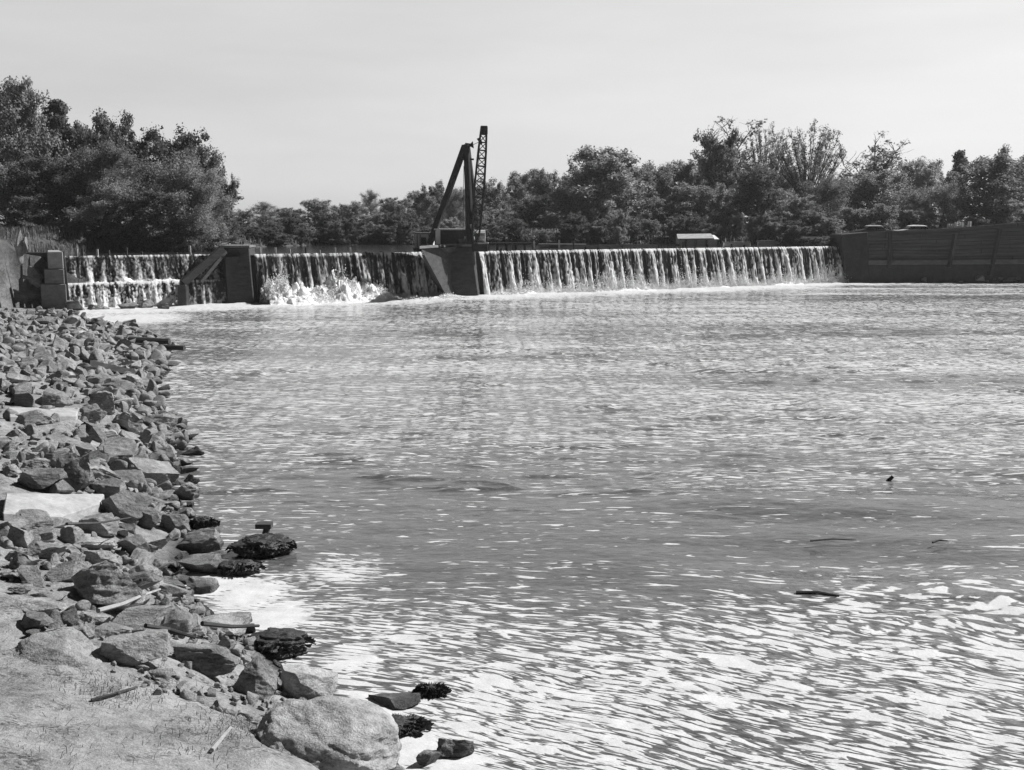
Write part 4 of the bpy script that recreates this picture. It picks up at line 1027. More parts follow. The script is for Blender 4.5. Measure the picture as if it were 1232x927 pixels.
for kind, seeds in (('oak', (1, 2, 3)), ('soft', (4, 5)), ('layer', (6, 7)), ('bush', (8, 9)), ('pine', (10, 11)), ('vase', (12,)), ('bare', (13, 14))):
    PROT[kind] = [tree_protos(kind, s_ * 13 + 1) for s_ in seeds]
LEAFKEY = {'oak': 'leaf', 'soft': 'leaf', 'layer': 'leaf_dark', 'bush': 'leaf', 'pine': 'leaf_dark', 'vase': 'leaf', 'bare': 'leaf'}
_mats = {}
tr_rand = random.Random(5)
def plant(px, ytop, half, Y, kind, label, group=None, name=None, pick=None, leaf=None, zb=None):
    pr_ = PROT[kind]; tme, cme, ext, top_ = pr_[tr_rand.randrange(len(pr_)) if pick is None else pick % len(pr_)]
    X_ = at(px, HZ, Y)[0]; zt_ = at(px, ytop, Y)[2]
    zb_ = float(terr(X_, Y)[0]) if zb is None else zb
    zb_ = max(zb_, 3.3)
    hgt = max(zt_ - zb_, 0.6); sz_ = hgt / top_; sx_ = half * Y / FPX / ext
    key = (cme.name, leaf or LEAFKEY[kind])
    if key not in _mats:
        c2 = cme if not cme.materials else cme.copy()
        if not c2.materials: c2.materials.append(M[leaf or LEAFKEY[kind]])
        else: c2.materials[0] = M[leaf or LEAFKEY[kind]]
        _mats[key] = c2
    nm = name or {'pine': 'pine_tree', 'bush': 'shrub'}.get(kind, 'tree')
    e = thing(nm, label, 'shrub' if nm == 'shrub' else 'tree', (X_, Y, zb_ - 0.1), group)
    e.scale = (sx_, sx_, sz_); e.rotation_euler.z = tr_rand.uniform(0, 6.28)
    link('trunk', tme, M['bark'], e); link('crown', _mats[key], None, e)
    return e
TREES = [
 # the dark wood beyond the stepped fall
 (34, 98, 42, 98, 'oak', 'tallest leafy tree of the near wood, above the broken pillar', 'leaf'),
 (76, 122, 30, 101, 'pine', 'dark pointed tree beside the tallest leafy tree', None),
 (98, 150, 30, 106, 'oak', 'dark leafy tree filling the gap behind the pointed tree', 'leaf_dark'),
 (128, 137, 38, 104, 'layer', 'tree with ragged layered boughs against the sky', None),
 (165, 160, 38, 107, 'layer', 'lower ragged tree behind the feathery trees', None),
 (206, 154, 44, 103, 'layer', 'round-topped tree with bunched leaves above the feathery trees', None),
 (243, 178, 34, 101, 'oak', 'leafy tree sloping down at the end of the near wood', 'leaf_dark'),
 (268, 210, 17, 100, 'layer', 'last drooping bough tree at the end of the near wood', None),
 (52, 190, 45, 94, 'oak', 'broad shaded tree standing over the grass behind the broken pillar', 'leaf_dark'),
 (98, 178, 46, 95, 'soft', 'feathery tree behind the grass bank, first from the broken pillar', None),
 (145, 172, 46, 95, 'soft', 'feathery tree in the middle of the grass bank', None),
 (202, 185, 50, 94, 'soft', 'large feathery tree with a pale plumed top', None),
 (246, 205, 40, 95, 'soft', 'feathery tree leaning toward the plain pier', None),
 (120, 215, 45, 92, 'soft', 'low feathery tree in front of the middle one', None),
 (180, 230, 40, 92, 'oak', 'low dark tree under the large feathery tree', 'leaf_dark'),
 (30, 235, 34, 92, 'oak', 'low dark tree right behind the broken pillar', 'leaf_dark'),
 # far row behind the middle of the dam
 (292, 252, 20, 172, 'oak', 'first small tree of the far row past the near wood', None),
 (322, 243, 26, 176, 'oak', 'second small tree of the far row with a twin top', None),
 (352, 250, 24, 168, 'oak', 'low leafy tree in the dip of the far row', None),
 (386, 240, 26, 170, 'oak', 'mid-sized leafy tree beyond the white surge', None),
 (418, 243, 24, 164, 'bush', 'bushy tree beyond the white surge', None),
 (448, 229, 20, 174, 'oak', 'taller open-topped tree of the far row', None),
 (478, 238, 26, 166, 'oak', 'leafy tree half hidden by the derrick hut', None),
 (508, 230, 24, 172, 'oak', 'tree just before the stiff leg of the derrick', None),
 (522, 219, 22, 176, 'oak', 'rounded tree seen through the stiff leg of the derrick', None),
 (550, 226, 26, 170, 'oak', 'tree seen between the stiff leg and the mast', None),
 (600, 216, 28, 160, 'oak', 'tree directly past the boom of the derrick', None),
 (628, 208, 28, 164, 'oak', 'tree with a pale crown past the boom', None),
 (655, 204, 28, 158, 'oak', 'dense tree left of the big rounded tree', None),
 (686, 195, 26, 152, 'layer', 'ragged-topped tree touching the big rounded tree', 'leaf'),
 (722, 178, 52, 140, 'oak', 'big rounded tree, broadest behind the long waterfall', None),
 (690, 225, 34, 138, 'oak', 'low tree in front of the ragged-topped one', None),
 (640, 235, 34, 142, 'bush', 'shaded bushy tree between boom and big rounded tree', 'leaf_dark'),
 (592, 250, 28, 140, 'bush', 'bushy tree low down beside the boom', None),
 (760, 205, 30, 146, 'oak', 'tree at the shoulder of the big rounded tree', None),
 (792, 197, 28, 150, 'oak', 'even-topped tree between the big rounded tree and the open tall tree', None),
 (824, 194, 30, 152, 'oak', 'tree beside the open tall tree', None),
 (878, 142, 46, 144, 'bare', 'open tall tree with branches showing, highest on the skyline', None),
 (860, 158, 30, 140, 'layer', 'leafy tall tree overlapping the open tall tree', 'leaf'),
 (918, 152, 28, 148, 'vase', 'slender branching tree beside the fan-shaped tree', None),
 (970, 150, 44, 138, 'vase', 'fan-shaped tree of upswept branches against the sky', None),
 (1058, 163, 44, 146, 'bare', 'almost leafless tree with a fine twiggy crown', None),
 (1048, 206, 40, 136, 'oak', 'leafy tree below the almost leafless tree', None),
 (938, 206, 30, 150, 'oak', 'leafy tree filling the gap behind the slender branching tree', None),
 (958, 228, 24, 143, 'bush', 'bushy tree at the root of the fan-shaped tree', None),
 (1020, 212, 30, 142, 'oak', 'tree between the fan-shaped and the almost leafless tree', None),
 (1110, 192, 30, 142, 'oak', 'airy pale tree past the almost leafless tree', 'leaf_pale'),
 (1150, 182, 16, 150, 'pine', 'narrow pointed tree on the skyline above the white posts', None),
 (1186, 188, 48, 132, 'oak', 'large spreading tree on the bank above the dark wall', None),
 (1212, 178, 20, 150, 'layer', 'dark ragged tree behind the spreading tree', None),
 (1236, 182, 28, 140, 'oak', 'tree at the far end of the bank above the dark wall', None),
 (912, 203, 32, 130, 'oak', 'dark dense round tree below the slender branching tree', 'leaf_dark'),
 (985, 212, 40, 130, 'soft', 'feathery tree in front of the fan-shaped tree', None),
 (840, 222, 30, 132, 'oak', 'lower leafy tree under the tall leafy tree', None),
 (800, 236, 30, 131, 'bush', 'bushy tree behind the low shed', None),
 (875, 222, 26, 134, 'bush', 'bushy tree between the shed and the dark round tree', None),
 (950, 235, 26, 128, 'bush', 'pale bush between dark round tree and feathery tree', 'leaf_pale'),
 (1085, 225, 32, 131, 'soft', 'feathery low tree behind the parked cars', None),
 (1130, 220, 30, 130, 'soft', 'feathery tree behind the white posts', None),
 (1015, 250, 24, 126, 'bush', 'leafy bush where the long waterfall meets the dark wall', None),
 (741, 253, 17, 116, 'bush', 'pale round bush on the shore behind the long waterfall', 'leaf_pale'),
]
for i_, t_ in enumerate(TREES):
    t_ = list(t_)
    if 148 < t_[3] and t_[0] < 670:
        t_[2] *= 0.82; t_[4] = ['bush', 'soft', 'bush', 'oak'][i_ % 4]
    plant(*t_[:6], leaf=t_[6])
# more trees further back, and off to both sides
for i in range(74):
    px = tr_rand.uniform(270, 1330) if i < 50 else tr_rand.uniform(270, 660); 
    ytop_prof = np.interp(px, [270, 300, 350, 450, 520, 600, 700, 760, 830, 900, 1000, 1100, 1240, 1340], [262, 258, 256, 248, 238, 226, 212, 214, 208, 195, 205, 205, 200, 195])
    plant(px, ytop_prof + tr_rand.uniform(-6, 22), tr_rand.uniform(14, 25), tr_rand.uniform(178, 215) if px < 640 else tr_rand.uniform(155, 190), tr_rand.choice(['oak', 'soft', 'bush', 'bush']), 'tree deep in the wood behind the front row', 'trees deep in the wood')
for i in range(12):
    px = tr_rand.uniform(-180, 250)
    plant(px, np.interp(px, [-180, 30, 100, 250], [90, 130, 165, 205]) + tr_rand.uniform(0, 20), tr_rand.uniform(34, 46), tr_rand.uniform(108, 125), 'oak', 'tree deep in the near wood behind the feathery trees', 'trees deep in the near wood', leaf='leaf_dark')
# undergrowth along the water
def far_shore(px, py):
    P = ground_hit(px, py); return P if P[2] > 3.5 and P[1] > 86 else None
k_ = 0
while k_ < 120:
    px = tr_rand.uniform(272, 1022); P = far_shore(px, tr_rand.uniform(277, 299))
    if P is None or P[1] > 170: px = None
    k_ += 1
    if px is None: continue
    if 800 < px < 946 and P[1] < 123: continue
    yb_ = HZ + (HC - P[2]) * FPX / P[1]
    plant(px, yb_ - tr_rand.uniform(10, 34), tr_rand.uniform(10, 22), P[1], 'bush', 'shrub in the thicket along the far shore of the pool', 'shrubs of the far shore thicket', leaf=tr_rand.choice(['leaf_dark', 'leaf', 'leaf_dark']))
# low ground cover over the far shore
k_ = 60000
gx_ = rng.uniform(-30, 62, k_); gy_ = rng.uniform(86, 178, k_)
sg = (gx_ - DP0[0]) * DD[0] + (gy_ - DP0[1]) * DD[1]; ng = (gx_ - DP0[0]) * DN[0] + (gy_ - DP0[1]) * DN[1]
zg, _s = terr(gx_, gy_); okg = (zg > 3.55) & (ng < -4) & (sg > 0)
blades('undergrowth', 'low tangled undergrowth covering the far shore', np.stack([gx_, gy_, zg - 0.05], 1)[okg], 0.3, 1.1, M['leaf_dark'], 0.07, 8, 1.0, 'undergrowth')
for i in range(14):
    px = tr_rand.uniform(1020, 1330); plant(px, 256 + tr_rand.uniform(-12, 8), tr_rand.uniform(16, 26), tr_rand.uniform(124, 130), 'bush', 'shrub under the trees above the dark wall', 'shrubs above the dark wall', leaf=tr_rand.choice(['leaf_dark', 'leaf']))
for i in range(12):
    px = tr_rand.uniform(20, 275); plant(px, 272 + tr_rand.uniform(-12, 12), tr_rand.uniform(16, 26), tr_rand.uniform(90, 93) + max(0, px - 150) * 0.04, 'bush', 'shrub at the foot of the near wood', 'shrubs at the foot of the near wood', leaf='leaf_dark')

# ------------------------------------------------------------------ posts on the crest
def crest_post(px, ytop, label, group, hh=0.9, pale=False, w=0.13):
    n_ = -1.15 if px > 280 else -2.8
    s_ = dam_s(px, 303, n_); P = dam_pt(s_, n_, ZC - 0.3)
    zt_ = at(px, ytop, P[1])[2]
    mb = MB(); mb.beam(P, (P[0] + random.uniform(-.04, .04), P[1], max(zt_, ZC + 0.15)), w, w)
    return tag(mb.build('crest_post', M['driftwood' if pale else 'wood_dark'], loc=P), label, 'post', group)
for px, yt in [(313, 298), (331, 298), (349, 300), (368, 298), (385, 301), (403, 298), (421, 298), (440, 303), (458, 304), (476, 303)]:
    crest_post(px, yt, 'short post on the dam crest above the white surge', 'crest posts between the two piers', pale=(px % 2 == 1))
for px, yt in [(92, 300), (99, 299), (117, 300), (131, 301), (152, 298), (170, 303), (195, 304), (212, 304), (229, 296)]:
    crest_post(px, yt, 'short post on the dam crest above the stepped fall', 'crest posts above the stepped fall', pale=px in (92, 117, 229))
for px in np.arange(588, 1000, 14.6):
    if abs(px - 643) < 6 or abs(px - 673) < 6: continue
    crest_post(px, 294 + random.uniform(-4, 5), 'short post on the dam crest above the long waterfall', 'crest posts above the long waterfall')
crest_post(643, 290, 'thick pale post above the long waterfall, next to the walkway end', None, pale=True, w=0.16)
crest_post(673, 289, 'tall pale post above the long waterfall, next after the thick one', None, pale=True, w=0.13)

# timber walkway behind the long waterfall by the derrick
w0, w1 = at(584, 293, 96), at(645, 293, 98)
wk = thing('timber_walkway', 'dark timber walkway on the pool beside the derrick pier', 'walkway', add3(w0, dz=ZC - w0[2]))
MB().beam(w0, w1, 1.0, 0.16).build('deck', M['wood_dark'], wk)
for f_ in np.linspace(0.05, 0.95, 6):
    pq = w0 + (w1 - w0) * f_; MB().tube((pq[0], pq[1], 2.0), (pq[0], pq[1], pq[2] - 0.1), 0.1).build('pile', M['wood_dark'], wk)
MB().beam(add3(w0, dz=-0.75), add3(w1, dz=-0.75), 0.25, 0.3).build('stringer', M['wood_dark'], wk)
# low boards behind the fall
lb = thing('board_curb', 'low dark board curb along the pool edge past the tall pale post', 'board', at(690, 298, 101))
a_, b_ = at(650, 297, 99.5), at(790, 296, 106); MB().beam(a_, b_, 0.12, 0.3).build('board', M['wood_dark'], lb)
a_, b_ = at(648, 293.5, 99.2), at(705, 294, 102); MB().beam(a_, b_, 0.06, 0.1).build('rail', M['wood_pale'], lb)
# picket fence
pf = thing('picket_fence', 'dark picket fence along the shore beside the low shed', 'fence', at(782, 296, 118))
for px in np.arange(752, 806, 3.4):
    a_ = at(px, 299, 118); MB().box((a_[0] - 0.035, 118, 3.2), (a_[0] + 0.035, 118.05, at(px, 285 + random.uniform(-1, 1), 118)[2])).build('picket', M['wood_dark'], pf)
MB().beam(at(751, 289, 118.1), at(806, 289, 118.1), 0.05, 0.08).build('rail', M['wood_dark'], pf)

# low shed
Ys = 117.0
sh = thing('low_shed', 'low shed with pale board walls and a bright sloping roof behind the long waterfall', 'shed', at(838, 298, Ys))
l0, l1 = at(818, 301, Ys), at(865, 301, Ys); zr0, zr1 = at(818, 288.5, Ys)[2], at(865, 286, Ys)[2]
MB().prism([(l0[0], Ys, 2.8), (l1[0], Ys, 2.8), (l1[0], Ys + 3, 2.8), (l0[0], Ys + 3, 2.8)], [(l0[0], Ys, zr0), (l1[0], Ys, zr0 + .05), (l1[0], Ys + 3, zr0 + .45), (l0[0], Ys + 3, zr0 + .4)]).build('wall', M['white_paint'], sh)
MB().prism([(l0[0] - .3, Ys - .35, zr0 + .0), (l1[0] - .6, Ys - .35, zr0 + .05), (l1[0] - .3, Ys + 3.2, zr0 + .5), (l0[0] + .1, Ys + 3.2, zr0 + .45)], [(l0[0] - .3, Ys - .35, zr0 + .1), (l1[0] - .6, Ys - .35, zr0 + .15), (l1[0] - .3, Ys + 3.2, zr0 + .6), (l0[0] + .1, Ys + 3.2, zr0 + .55)]).build('roof', M['concrete_light'], sh)
for px in (824, 836, 849, 863):
    a_ = at(px, 300, Ys - 0.12); MB().beam((a_[0], a_[1], 2.8), (a_[0] + .1, a_[1], zr0 - 0.05), 0.22, 0.14).build('pile', M['wood_dark'], sh)
e_ = at(808, 299, Ys + 0.3); MB().box((e_[0], Ys + .3, 2.8), (l0[0] - .01, Ys + 2.4, zr0 - 0.5)).build('lean_to', M['concrete_mid'], sh)
# low walls beside the shed
def low_wall(x0, x1, y0, Yw, label):
    t_ = thing('low_wall', label, 'wall', at((x0 + x1) / 2, 300, Yw)); a_, b_ = at(x0, y0, Yw), at(x1, y0 - 0.5, Yw)
    MB().box((a_[0], Yw, 2.8), (b_[0], Yw + .4, a_[2])).build('wall_face', M['white_paint'], t_, bevel=0.03)
    MB().box((a_[0] - .05, Yw - .05, a_[2] + 0.003), (b_[0] + .05, Yw + .45, a_[2] + .09)).build('coping', M['concrete_light'], t_)
low_wall(871, 903, 292.5, 119, 'long low pale wall just past the low shed')
low_wall(912, 942, 290.8, 119.5, 'short low pale wall farther from the low shed')

# ------------------------------------------------------------------ dark retaining wall on the far bank
Yr = 110.4
x0, x1 = at(1012, 340, Yr)[0], 64.0
rw = thing('retaining_wall', 'long dark timber-faced bank wall beyond the end of the dam', 'retaining wall', (x0 + 8, Yr, 0))
def zwall(x): return np.interp(x, [x0, at(1050, 278, Yr)[0], at(1130, 276, Yr)[0], at(1232, 268, Yr)[0], 64], [at(1012, 282, Yr)[2], at(1050, 278.5, Yr)[2], at(1130, 276, Yr)[2], at(1232, 267.5, Yr)[2], 6.8])
nseg = 26; xs_ = np.linspace(x0, x1, nseg + 1)
zl = 2.15
lowm = MB()
lowm.prism([(x0, Yr - 0.2, -1.5), (x1, Yr - 0.2, -1.5), (x1, Yr + 2.5, -1.5), (x0, Yr + 2.5, -1.5)], [(x0, Yr, zl - .35), (x1, Yr, zl - .2), (x1, Yr + 2.5, zl - .2), (x0, Yr + 2.5, zl - .35)])
lowm.build('lower_wall', M['dam'], rw)
led = MB(); led.prism([(x0 + 2.6, Yr - 0.28, zl - .34), (x1, Yr - 0.28, zl - .19), (x1, Yr + .7, zl - .19), (x0 + 2.6, Yr + .7, zl - .34)], [(x0 + 2.6, Yr - .1, zl + 0.10), (x1, Yr - .1, zl + 0.3), (x1, Yr + .7, zl + .32), (x0 + 2.6, Yr + .7, zl + .12)])
led.build('ledge', M['concrete_mid'], rw)
pl = MB()
ncourse = 9
for c_ in range(ncourse):
    xa = x0
    while xa < x1 - 0.05:
        xb = min(xa + random.uniform(3.5, 5.2), x1)
        za0, za1 = zl + 0.12 + (zwall(xa) - zl - .12) * c_ / ncourse, zl + 0.12 + (zwall(xa) - zl - .12) * (c_ + 0.90) / ncourse
        zb0, zb1 = zl + 0.12 + (zwall(xb) - zl - .12) * c_ / ncourse, zl + 0.12 + (zwall(xb) - zl - .12) * (c_ + 0.90) / ncourse
        yo = Yr + 0.25 + 0.05 * c_ + random.uniform(-.05, .05)
        pl.prism([(xa + .02, yo, za0), (xb - .02, yo, zb0), (xb - .02, yo + .3, zb0), (xa + .02, yo + .3, za0)], [(xa + .02, yo, za1), (xb - .02, yo, zb1), (xb - .02, yo + .3, zb1), (xa + .02, yo + .3, za1)])
        xa = xb
pl.build('planking', M['plank'], rw)
bk = MB()
for i in range(nseg):
    a_, b_ = xs_[i], xs_[i + 1]
    bk.prism([(a_, Yr + .8, 1), (b_, Yr + .8, 1), (b_, Yr + 3, 1), (a_, Yr + 3, 1)], [(a_, Yr + .8, zwall(a_) - .05), (b_, Yr + .8, zwall(b_) - .05), (b_, Yr + 4, zwall(b_) - .4), (a_, Yr + 4, zwall(a_) - .4)])
bk.build('earth_fill', M['dam'], rw)
for px0, py0, px1, py1, mat in [(1071, 278, 1070, 322, 'dam'), (1149, 282, 1142, 322, 'dam'), (1203, 276, 1191, 332, 'dam')]:
    a_, b_ = at(px0, py0, Yr - 0.05), at(px1, py1, Yr - 0.36); MB().beam(b_, a_, 0.32, 0.3).build('raking_post', M[mat], rw)
cw = thing('end_wall', 'dark curved end wall where the long waterfall meets the bank', 'wall', at(1022, 338, 109.8))
a_ = at(1014, 340, 109.8); c_ = at(1046, 300, 109.8)
MB().prism([(a_[0] + .5, 109.7, -1), (c_[0] + .4, 110.1, -1), (c_[0] + .4, 110.5, -1), (a_[0] - .2, 113, -1)], [(a_[0] - .2, 110.3, zwall(a_[0]) - .02), (c_[0], 110.55, zwall(c_[0]) - .02), (c_[0], 110.9, zwall(c_[0]) - .02), (a_[0] - .6, 113, zwall(a_[0]) - .02)]).build('wall_face', M['dam'], cw, bevel=0.05)
# stones at the foot of the wall
for i in range(16):
    px = random.uniform(1150, 1240) if i > 3 else random.uniform(1050, 1150)
    P = un(px, 338.5 - random.uniform(0, 2.5)); s_ = random.uniform(0.5, 1.1)
    o_ = bpy.data.objects.new('rock', random.choice(protos)); col.objects.link(o_)
    o_.scale = (s_ * 1.2, s_, s_); o_.location = (P[0], Yr - 0.35 - random.uniform(0, .5), random.uniform(0, .5)); o_.rotation_euler = (random.uniform(-.4, .4), random.uniform(-.4, .4), random.uniform(0, 6))
    tag(o_, 'stone heaped along the foot of the dark bank wall', 'rock', 'stones at the foot of the bank wall')

# ------------------------------------------------------------------ parked cars and white posts behind the wall
def car(px, Yc, ytop, label, body_mat, roof_mat, L=4.6, rz=0.0, zb=4.1):
    X_ = at(px, HZ, Yc)[0]; ztop = at(px, ytop, Yc)[2]; k_ = (ztop - zb) / 1.65
    e = thing('parked_car', label, 'car', (X_, Yc, zb))
    prof = [(-2.3, .35), (-2.35, .75), (-2.2, 1.0), (-1.5, 1.12), (-1.15, 1.2), (-0.75, 1.58), (-0.3, 1.65), (0.45, 1.62), (0.85, 1.45), (1.1, 1.12), (1.7, 1.08), (2.2, .95), (2.3, .7), (2.3, .35)]
    def loft(pts, hw, name, mat, par=e):
        m_ = MB(); n_ = len(pts)
        lo = [(X_ + a * L / 4.6, Yc - hw(b), zb + b * k_) for a, b in pts]; hi = [(X_ + a * L / 4.6, Yc + hw(b), zb + b * k_) for a, b in pts]
        m_.prism(lo, hi); return m_.build(name, mat, par, bevel=0.04)
    loft([p_ for p_ in prof if p_[1] <= 1.21], lambda b: 0.86 - max(0, b - .8) * .12, 'body', M[body_mat])
    loft([(-1.15, 1.19), (-0.75, 1.52), (0.55, 1.52), (1.05, 1.15)], lambda b: 0.82 - max(0, b - 1.15) * .5, 'window', M['glass'])
    loft([(-0.85, 1.5), (-0.7, 1.6), (-0.25, 1.66), (0.4, 1.63), (0.75, 1.5)], lambda b: 0.72 - max(0, b - 1.5) * .8, 'roof', M[roof_mat])
    for a in (-1.45, 1.45):
        for sy in (-1, 1):
            w_ = MB().tube((X_ + a * L / 4.6, Yc + sy * .72, zb + .34), (X_ + a * L / 4.6, Yc + sy * .9, zb + .34), .34, .34, 16).build('wheel', M['rubber'], e)
    e.rotation_euler.z = rz
    return e
car(1052, 116, 271.0, 'dark parked car with a sun glint painted on its curved roof behind the bank wall', 'car_dark', 'car_pale_glint', zb=4.15)  # the pale roof colour is a sun highlight painted onto a dark car
car(1104, 117, 271.0, 'long pale parked car with a painted roof glint, beside the dark one behind the bank wall', 'car_pale_glint', 'white_paint', L=5.2, zb=4.15)  # white on this roof stands in for the sun's bright line along it
def wpost(px, y0, w, h, label):
    Yp = 111.8; a_ = at(px, y0, Yp); zt_ = a_[2]
    return tag(MB().tube((a_[0], Yp, 4.1), (a_[0], Yp, zt_), w * 0.62, n=10).build('white_post', M['white_paint'], loc=(a_[0], Yp, 4.1)), label, 'post')
def white_bench(px0, px1, y0, y1, label):
    Yp = 111.9; a_, b_ = at(px0, y1, Yp), at(px1, y1, Yp); zt_ = at(px0, y0, Yp)[2]
    e = thing('white_rail', label, 'rail', (a_[0], Yp, 4.1))
    MB().tube(a_, b_, 0.10, n=8).build('rail', M['white_paint'], e)
    for p_ in (a_, b_): MB().tube((p_[0], Yp, 4.1), (p_[0], Yp, zt_), 0.13, n=10).build('post', M['white_paint'], e)
white_bench(1141, 1145.5, 269.5, 273, 'low white rail on two posts standing on the dark bank')
white_bench(1150, 1157, 267.5, 272.5, 'wider white rail with taller posts standing on the dark bank')
wpost(1166.5, 266.5, 0.26, 1, 'single white post on the dark bank past the white rails')

# ------------------------------------------------------------------ derrick on its pier
Yd = 90.0
dk = thing('derrick_crane', 'dark stiff-leg derrick with a lattice boom standing on the broad pier', 'crane', (at(562, 294, Yd)[0], Yd, PT))
mt = at(561, 174, Yd); mbm = at(566, 294, Yd)
MB().tube((mbm[0], Yd, PT), mt, 0.34, 0.24, 10).build('mast', M['steel'], dk)
f1 = at(517, 297, Yd + 1.0); MB().beam((f1[0], f1[1], PT), add3(mt, -.1, 0, -.1), 0.42, 0.42).build('stiff_leg', M['steel'], dk)
f2_ = at(577, 293, Yd + 3.2); MB().beam((f2_[0], f2_[1], PT), add3(mt, .1, .1, -.2), 0.34, 0.34).build('stiff_leg', M['steel'], dk)
c0, c1 = at(554, 192, Yd), at(570, 192, Yd + .2); MB().beam(c0, c1, 0.14, 0.14).build('cross_brace', M['steel'], dk)
hd = MB(); hd.tube(at(559.5, 174, Yd), at(567, 175, Yd), 0.13, 0.13, 8); hd.tube(at(566, 175, Yd), at(569.5, 174.5, Yd), 0.12, 0.3, 10); hd.build('mast_head', M['steel'], dk)
# boom
p0 = np.array(at(571.5, 292, Yd - 0.2)); p1 = np.array(at(582.5, 152.5, Yd - 1.5)); p0[2] = PT + .1
bo = MB(); dv = Vector(p1 - p0); Lb = dv.length; dv.normalize(); ux = Vector((1, 0, 0)); ux = (ux - dv * ux.dot(dv)).normalized(); uy = dv.cross(ux)
nb = 15
def bw_(f_): return float(np.interp(f_, [0, 0.08, 0.3, 0.45, 0.8, 1.0], [0.14, 0.30, 0.34, 0.40, 0.30, 0.20]))
prev = None
for i in range(nb + 1):
    f_ = i / nb; c = Vector(p0) + dv * Lb * f_; w_ = bw_(f_)
    q4 = [c + ux * w_ * a + uy * w_ * b for a, b in ((-1, -1), (1, -1), (1, 1), (-1, 1))]
    for j in range(4):
        bo.tube(q4[j], q4[(j + 1) % 4], 0.045, n=4)
        if prev:
            bo.tube(prev[j], q4[j], 0.085, n=5)
            bo.tube(prev[j], q4[(j + 1) % 4], 0.045, n=4) if (i + j) % 2 else bo.tube(prev[(j + 1) % 4], q4[j], 0.045, n=4)
    prev = q4
bo.build('boom', M['steel'], dk)
MB().box(add3(p1, -.28, -.22, -.6), add3(p1, .28, .22, .05)).build('boom_tip', M['steel'], dk, bevel=0.05)
MB().tube(at(576, 171, Yd - 1.3), at(579, 169, Yd - 1.3), 0.3, 0.25, 10).build('sheave', M['steel'], dk)
for a_, b_, nm_ in [((569, 174.5), (576.5, 171), 'topping_line'), ((558, 200), (557, 290), 'hoist_line'), ((561, 200), (560, 290), 'hoist_line'), ((577, 172), (572, 290), 'load_line')]:
    MB().tube(at(*a_, Yd - .1), at(*b_, Yd - .1), 0.022, n=5).build(nm_, M['steel'], dk)
wd_ = at(576.5, 285, Yd + .6)
wn2 = MB().tube((wd_[0] - .45, Yd + .6, wd_[2]), (wd_[0] + .5, Yd + .6, wd_[2]), 0.55, 0.55, 14); wn2.build('winch_drum', M['steel_pale'], dk)
MB().box((wd_[0] - .6, Yd + .2, PT - .6), (wd_[0] + .7, Yd + 1.1, wd_[2] - .45)).build('winch_base', M['steel'], dk)
pf_ = at(583, 292, Yd + .4); MB().box((wd_[0] - .6, Yd - .1, pf_[2] - .1), (pf_[0] + .3, Yd + 1.2, pf_[2])).build('side_platform', M['steel_pale'], dk)
# boom foot bracing struts
MB().tube(at(566, 270, Yd - .3), at(571, 290, Yd - .3), 0.07, n=6).build('strut', M['steel_pale'], dk)

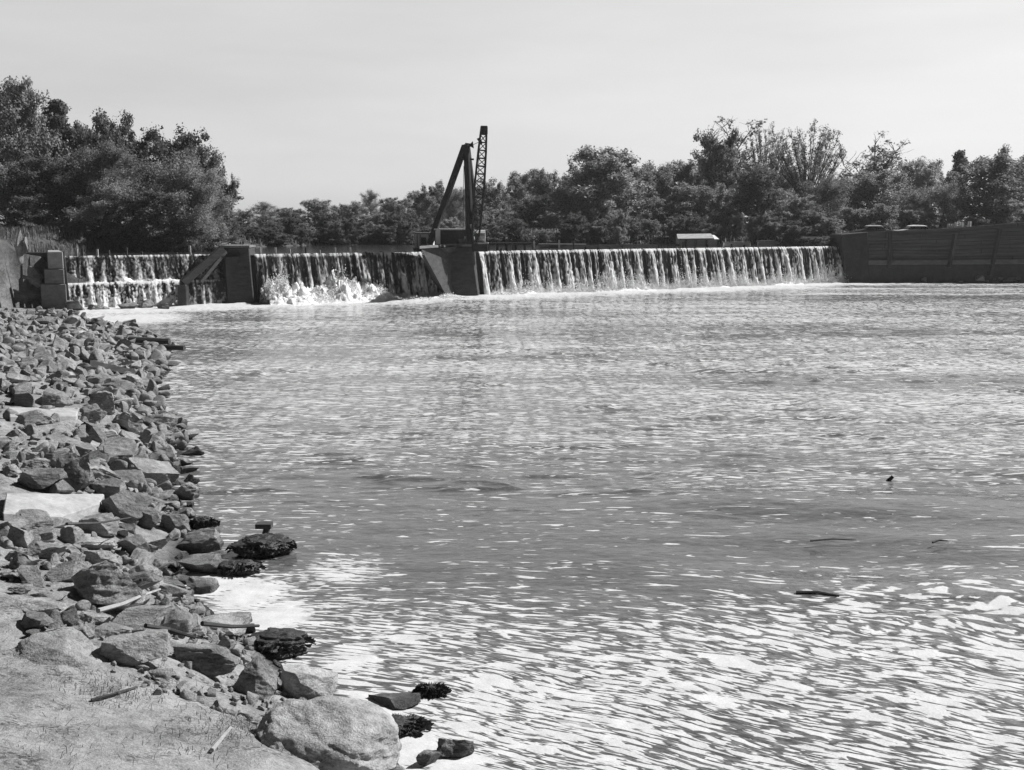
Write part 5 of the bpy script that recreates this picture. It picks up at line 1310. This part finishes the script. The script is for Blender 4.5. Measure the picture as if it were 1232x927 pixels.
# hoist shelter: open frame with a flat roof on the pier
Yh = 90.6
a_, b_ = at(524, 292, Yh), at(566, 292, Yh); zr = at(545, 277, Yh)[2]
hs = thing('hoist_shelter', 'open dark hoist shelter with a thin pale roof edge on the broad pier', 'shelter', (a_[0], Yh, PT))
MB().box((a_[0] - .1, Yh - .2, zr), (b_[0] + .2, Yh + 2.2, zr + .12)).build('roof', M['white_paint'], hs)
MB().box((a_[0], Yh, PT), (a_[0] + .38, Yh + .3, zr - .003)).build('corner_post', M['white_paint'], hs)
MB().box((b_[0] - .2, Yh, PT), (b_[0], Yh + .2, zr - .003)).build('corner_post', M['wood_dark'], hs)
MB().box((a_[0] + .1, Yh + 1.9, PT), (b_[0], Yh + 2.0, zr - .003)).build('back_wall', M['dam'], hs)
eng = MB(); c = at(557, 289, Yh + .5); eng.box((c[0] - .35, Yh + .5, PT), (c[0] + .55, Yh + 1.2, c[2] + .05)); eng.tube((c[0] + .1, Yh + .4, c[2] + .1), (c[0] + .5, Yh + .4, c[2] + .05), .22, .22, 10)
eo = eng.build('hoist_engine', M['steel_pale'], loc=(c[0], Yh + .8, PT)); tag(eo, 'small pale hoist engine inside the open shelter', 'engine')
# small board hut
Yb = 92.5
a_, b_ = at(499, 297, Yb), at(521, 297, Yb); zh = at(499, 281.5, Yb)[2]
ht = thing('board_hut', 'small pale board hut at the end of the broad pier', 'hut', (a_[0], Yb, 3.7))
MB().box((a_[0], Yb, 3.0), (b_[0], Yb + 1.8, zh)).build('wall', M['white_paint'], ht)
MB().box((a_[0] - .1, Yb - .15, zh + .003), (b_[0] + .1, Yb + 1.95, zh + .1)).build('roof', M['concrete_mid'], ht)
d_ = at(510, 292, Yb - .03); MB().box((d_[0] - .25, Yb - .03, PT - .1), (d_[0] + .2, Yb + .02, zh - .3)).build('door', M['dam'], ht)
for px in (502, 505.5, 516): q_ = at(px, 290, Yb - .02); MB().box((q_[0] - .03, Yb - .025, PT - .3), (q_[0] + .03, Yb - .003, zh - .03)).build('batten', M['concrete_mid'], ht)
MB().prism([(a_[0] + .3, Yb - .6, 2.5), (b_[0], Yb - .6, 2.5), (b_[0], Yb + 2.2, 2.5), (a_[0] + .3, Yb + 2.2, 2.5)], [(a_[0] - .1, Yb - .6, 3.9), (b_[0], Yb - .6, 3.9), (b_[0], Yb + 2.2, 3.9), (a_[0] - .1, Yb + 2.2, 3.9)]).build('footing', M['concrete'], ht)

# ------------------------------------------------------------------ the damp air over the river
hm_ = newmat('damp_air'); t_ = NT(hm_)
vo = t_.n('ShaderNodeVolumePrincipled', {'Color': 0.95, 'Density': 0.00024, 'Anisotropy': 0.25})
oo = t_.t.nodes.new('ShaderNodeOutputMaterial'); t_.t.links.new(vo.outputs[0], oo.inputs['Volume'])
hz_ = MB().box((-2600, -1300, -3.2), (2600, 3100, 26)).build('haze', hm_, kind='stuff')
